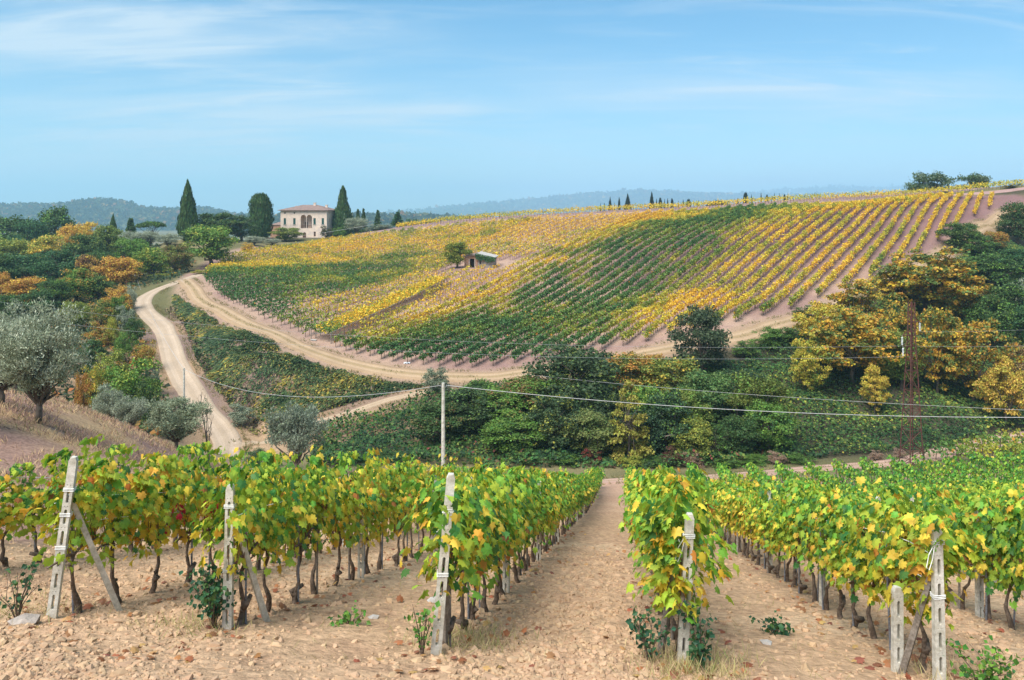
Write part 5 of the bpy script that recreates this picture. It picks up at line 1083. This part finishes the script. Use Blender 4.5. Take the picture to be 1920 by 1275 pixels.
# clods of tilled soil, stones and fallen leaves
_t = (1 + 5 ** .5) / 2
ISO = (unit(np.array([(-1, _t, 0), (1, _t, 0), (-1, -_t, 0), (1, -_t, 0), (0, -1, _t), (0, 1, _t), (0, -1, -_t), (0, 1, -_t), (_t, 0, -1), (_t, 0, 1), (-_t, 0, -1), (-_t, 0, 1)])), np.array([(0, 11, 5), (0, 5, 1), (0, 1, 7), (0, 7, 10), (0, 10, 11), (1, 5, 9), (5, 11, 4), (11, 10, 2), (10, 7, 6), (7, 1, 8), (3, 9, 4), (3, 4, 2), (3, 2, 6), (3, 6, 8), (3, 8, 9), (4, 9, 5), (2, 4, 11), (6, 2, 10), (8, 6, 7), (9, 8, 1)]))
def clods():
    r = np.random.default_rng(12)
    iv, fc = ISO
    y = 7.4 + 16 * r.random(60000) ** 1.8; x = r.uniform(-1, 1, len(y)) * (.68 * y) ; c = x - RD * y
    w = .30 + .9 * np.exp(-((c + .75) / .9) ** 2) + .55 * np.exp(-((c + 6.1) / 1.0) ** 2) + .5 * np.exp(-((c + 8.8) / 1.2) ** 2) + .6 * np.exp(-((c - 4.9) / .9) ** 2) - .22 * np.exp(-((c + 3.5) / .8) ** 2) - .2 * np.exp(-((c - 2.0) / .8) ** 2)
    k = (r.random(len(y)) < w * .75 * (.5 + fbm(x, y, .9, 91))) & (c > -12.5); x, y = x[k], y[k]; n = len(x)
    s = np.clip(r.lognormal(-4.0, .5, n), .008, .06) * (1 + .012 * y); q = iv[None] * (1 + r.normal(0, .24, (n, 12, 1))) * s[:, None, None] * r.uniform(.7, 1.25, (n, 1, 3)) * np.array([1, 1, .75])
    a = r.uniform(0, 6.28, n); ca, sa = np.cos(a)[:, None], np.sin(a)[:, None]; q = np.stack([q[..., 0] * ca - q[..., 1] * sa, q[..., 0] * sa + q[..., 1] * ca, q[..., 2]], -1)
    v = q + np.stack([x, y, gz(x, y) + s * .02], 1)[:, None]; f = (np.arange(n) * 12)[:, None, None] + fc[None]
    col = pick([.6, .25, .15], [np.array((.455, .30, .18)), np.array((.49, .33, .20)), np.array((.40, .26, .155))], n, r)
    m = MB(); m.add(v.reshape(-1, 3), f.reshape(-1, 3), 0, np.repeat(col, 20, 0)); tag(m.build('soil_clods', M['clod'], smooth=False), 'crumbled clods of tilled soil between the near rows', 'soil', kind='stuff'); print('clods', n)
    n = 900; y = 8.2 + 22 * r.random(n) ** 1.5; ri = r.choice([-7.25, -4.97, -2.12, .65, 3.5, 6.1], n); x = ri + RD * y + r.normal(0, .45, n); o = np.stack([x, y, gz(x, y) + .03], 1)
    m = MB(); vv, f = leaves(o, unit(rdir(n, r) * [1, 1, .3]), unit(rdir(n, r) * .5 + [0, 0, 1]), r.uniform(.06, .13, n), VINELEAF); m.add(vv, f, 0, np.repeat(pick([.45, .3, .25], [np.array((.40, .16, .07)), np.array((.30, .13, .07)), np.array((.50, .30, .12))], n, r), NL, 0)); tag(m.build('fallen_leaves', M['vleaf']), 'rust red fallen vine leaves on the soil under the rows', 'leaves', kind='stuff')
    for i, (u, v, Y, s, lb) in enumerate([(812, 1068, 12.6, .10, 'pale flat stone in the soil left of the bare-topped post'), (46, 1190, 9.7, .16, 'brown clod-like stone at the foot of the leaning post'), (1438, 1158, 10.6, .07, 'small pale stone on the alley right of the centre'), (700, 1140, 11.2, .08, 'pale stone between two left-hand rows')]):
        x = (u - U0) * Y / FPX; q = ISO[0] * (1 + r.normal(0, .15, (12, 1))) * s * np.array([1.3, .9, .5]); m = MB(); m.add(q, ISO[1]); tag(m.build('stone', M['slab'] if i != 1 else M['stone'], loc=(x, Y, float(gz(x, Y)) + s * .2), rz=r.uniform(0, 6)), lb, 'stone')
clods()
# roses and suckers at the post feet
def rose(x, y, h, w, leafy, label, col, seed, name='rose_bush', n=14):
    r = np.random.default_rng(seed); z = float(gz(x, y)); e = empty(name, (x, y, z)); tag(e, label, 'rose' if 'rose' in name else 'shoot'); m = MB(); tips = []
    for k in range(n):
        a = r.uniform(0, 6.28); L = h * r.uniform(.5, 1.1); sp = w * r.uniform(.3, 1.1); p = [np.array((0, 0, -.05)), np.array((sp * .35 * math.cos(a), sp * .35 * math.sin(a), L * .5)), np.array((sp * math.cos(a), sp * math.sin(a), L))]; m.tube(p, [.009, .007, .004], 4); tips += [p[1] * .6 + p[2] * .4, p[2], p[1] * .2 + p[2] * .8, p[1]]
        q = p[2] + np.array((r.normal(0, w * .4), r.normal(0, w * .4), r.uniform(0, h * .2))); m.tube([p[1] * .5 + p[2] * .5, q], [.005, .003], 4); tips.append(q)
    m.build('stem', M['vbark'], e); tips = np.array(tips); o = tips[r.integers(0, len(tips), leafy)] + r.normal(0, .05, (leafy, 3)); o[:, 2] = np.maximum(o[:, 2], .03)
    lf = MB(); v, f = leaves(o, unit(rdir(leafy, r) + [0, 0, -.2]), unit(rdir(leafy, r) * .7 + [0, -.4, .7]), r.uniform(.04, .085, leafy), LEAF4); lf.add(v, f, 0, pick([.5, .35, .15], [np.array(c) for c in col], leafy, r)); lf.build('foliage', M['vleaf'], e)
DG = [(.03, .10, .05), (.05, .14, .05), (.10, .18, .05)]; LG = [(.10, .25, .04), (.18, .33, .05), (.05, .14, .04)]
rose(-6.25, 10.1, .55, .24, 70, 'thorny nearly leafless rose at the foot of the leaning post', DG, 1, n=10)
rose(-3.72, 9.95, .62, .24, 420, 'leafy dark green rose bush at the foot of the upright post', DG, 2)
rose(-1.0, 8.9, .55, .12, 60, 'thin green rose shoots at the foot of the bare-topped post', LG, 3, n=5)
rose(1.55, 9.05, .5, .16, 130, 'green rose shoots left of the post right of the alley', DG, 4, n=7)
rose(2.12, 8.95, .6, .16, 170, 'green rose shoots right of the post right of the alley', DG, 5, n=8)
rose(5.05, 8.6, .35, .35, 260, 'low spreading rose at the foot of the string-loop post', LG, 6, n=10)
rose(-2.15, 10.6, .12, .22, 60, 'small green weed on the soil behind the bare-topped post', LG, 7, 'green_weed', 6)
rose(3.75, 11.3, .16, .2, 120, 'bluish green weed under the vines right of the alley', DG, 8, 'green_weed', 8)
# ---------------------------------------------------------------- distant hills and the air
def hill(name, pts, depth, seed, cols, probs, tree, dens, label, base=-40, soil=(.12, .13, .06)):
    """A far ridge given by crest points (x, y, z), falling away towards and from the camera, with woods on it."""
    r = np.random.default_rng(seed); p = np.array(pts, float); xs = np.linspace(p[0, 0], p[-1, 0], 90); yc = np.interp(xs, p[:, 0], p[:, 1]); zc = np.interp(xs, p[:, 0], p[:, 2]) - tree * .75; s = np.linspace(-1, 1, 25)
    X = np.repeat(xs[:, None], 25, 1); Y = yc[:, None] + s[None] * depth; Z = base + (zc[:, None] - base) * (1 - s[None] ** 2) ** .8 + (fbm(X, Y, depth * .35, seed) - .5) * (zc.max() - base) * .18 * (1 - np.abs(s[None]))
    i = (np.arange(89)[:, None] * 25 + np.arange(24)[None]).ravel(); m = MB(); m.add(np.stack([X, Y, Z], -1).reshape(-1, 3), np.stack([i, i + 25, i + 26, i + 1], 1), 0, np.array(soil)); tag(m.build(name, M['ground'], smooth=True), kind='structure')
    n = int(dens); a = r.uniform(0, 88.9, n); b = 12 - 12 * r.random(n) ** 1.3 + .8; b = np.clip(b, 0, 23.9); ai, bi = a.astype(int), b.astype(int); fa, fb = (a - ai)[:, None], (b - bi)[:, None]; G = np.stack([X, Y, Z], -1)
    c = (G[ai, bi] * (1 - fa) + G[ai + 1, bi] * fa) * (1 - fb) + (G[ai, bi + 1] * (1 - fa) + G[ai + 1, bi + 1] * fa) * fb
    k = 9; sz = tree * r.uniform(.6, 1.3, n); d = rdir(n * k, r).reshape(n, k, 3); d[..., 2] = np.abs(d[..., 2]); o = c[:, None] + d * sz[:, None, None] * np.array([.62, .62, .8]) + np.array([0, 0, .25]) * sz[:, None, None]; col = np.repeat(pick(probs, [np.array(q) for q in cols], n, r), k, 0) 
    d = d.reshape(-1, 3); m = MB(); v, f = leaves(o.reshape(-1, 3), unit(rdir(n * k, r)), unit(d + rdir(n * k, r) * .5), np.repeat(sz, k) * r.uniform(.5, 1.1, n * k), LEAF4); m.add(v, f, 0, col); tag(m.build('distant_woods', M['cover']), label, 'woods', kind='stuff')
WC = [(.035, .065, .03), (.06, .09, .03), (.10, .11, .035), (.26, .15, .04)]
X9 = lambda u, v, y: PX(u, v, y)
hill('wooded_hill', [X9(-300, 400, 2965), X9(0, 392, 2931), X9(60, 384, 2931), X9(120, 390, 2931), X9(200, 377, 2931), X9(235, 381, 2931), X9(270, 393, 2931), X9(330, 396, 2931), X9(390, 393, 2931), X9(440, 403, 2931), X9(520, 412, 2965), X9(640, 420, 3000)], 560, 1, WC, [.35, .35, .2, .1], 13, 7500, 'bluish woods on the hill behind the villa at left', base=-60)
hill('low_ridge', [X9(420, 412, 1860), X9(560, 409, 1860), X9(700, 408, 1860), X9(800, 408, 1860), X9(950, 416, 1860)], 270, 5, WC, [.3, .4, .2, .1], 11, 2600, 'bluish trees on the low ridge right of the villa', base=-36)
hill('pale_hill', [X9(640, 415, 7935), X9(760, 402, 7935), X9(860, 391, 7935), X9(960, 381, 7935), X9(1080, 371, 7935), X9(1180, 362, 7935), X9(1280, 364, 7935), X9(1400, 368, 7935), X9(1550, 372, 7935), X9(1750, 382, 7935)], 1700, 2, WC, [.3, .35, .25, .1], 34, 5200, 'pale hazy woods on the far ridge behind the crest', base=-90)
hill('far_ridge', [X9(1250, 385, 10890), X9(1400, 366, 10890), X9(1470, 356, 10890), X9(1560, 352, 10890), X9(1640, 350, 10890), X9(1750, 354, 10890), X9(1900, 345, 10890), X9(2050, 340, 10890), X9(2200, 350, 10890)], 1700, 3, WC, [.3, .35, .25, .1], 44, 1600, 'palest hazy woods on the farthest ridge at right', base=-90, soil=(.42, .26, .18))
hm = bpy.data.materials.new('haze_air'); hm.use_nodes = True; hm.node_tree.nodes.clear()
_o = hm.node_tree.nodes.new('ShaderNodeOutputMaterial'); _v = hm.node_tree.nodes.new('ShaderNodeVolumePrincipled'); hm.node_tree.links.new(_v.outputs[0], _o.inputs['Volume'])
_v.inputs['Color'].default_value = (.48, .80, 1.0, 1); _v.inputs['Density'].default_value = .0002; _v.inputs['Anisotropy'].default_value = .1
_m = MB(); _m.box((0, 6900, 222), (20000, 14600, 690)); _h = _m.build('haze', hm); tag(_h, kind='stuff')
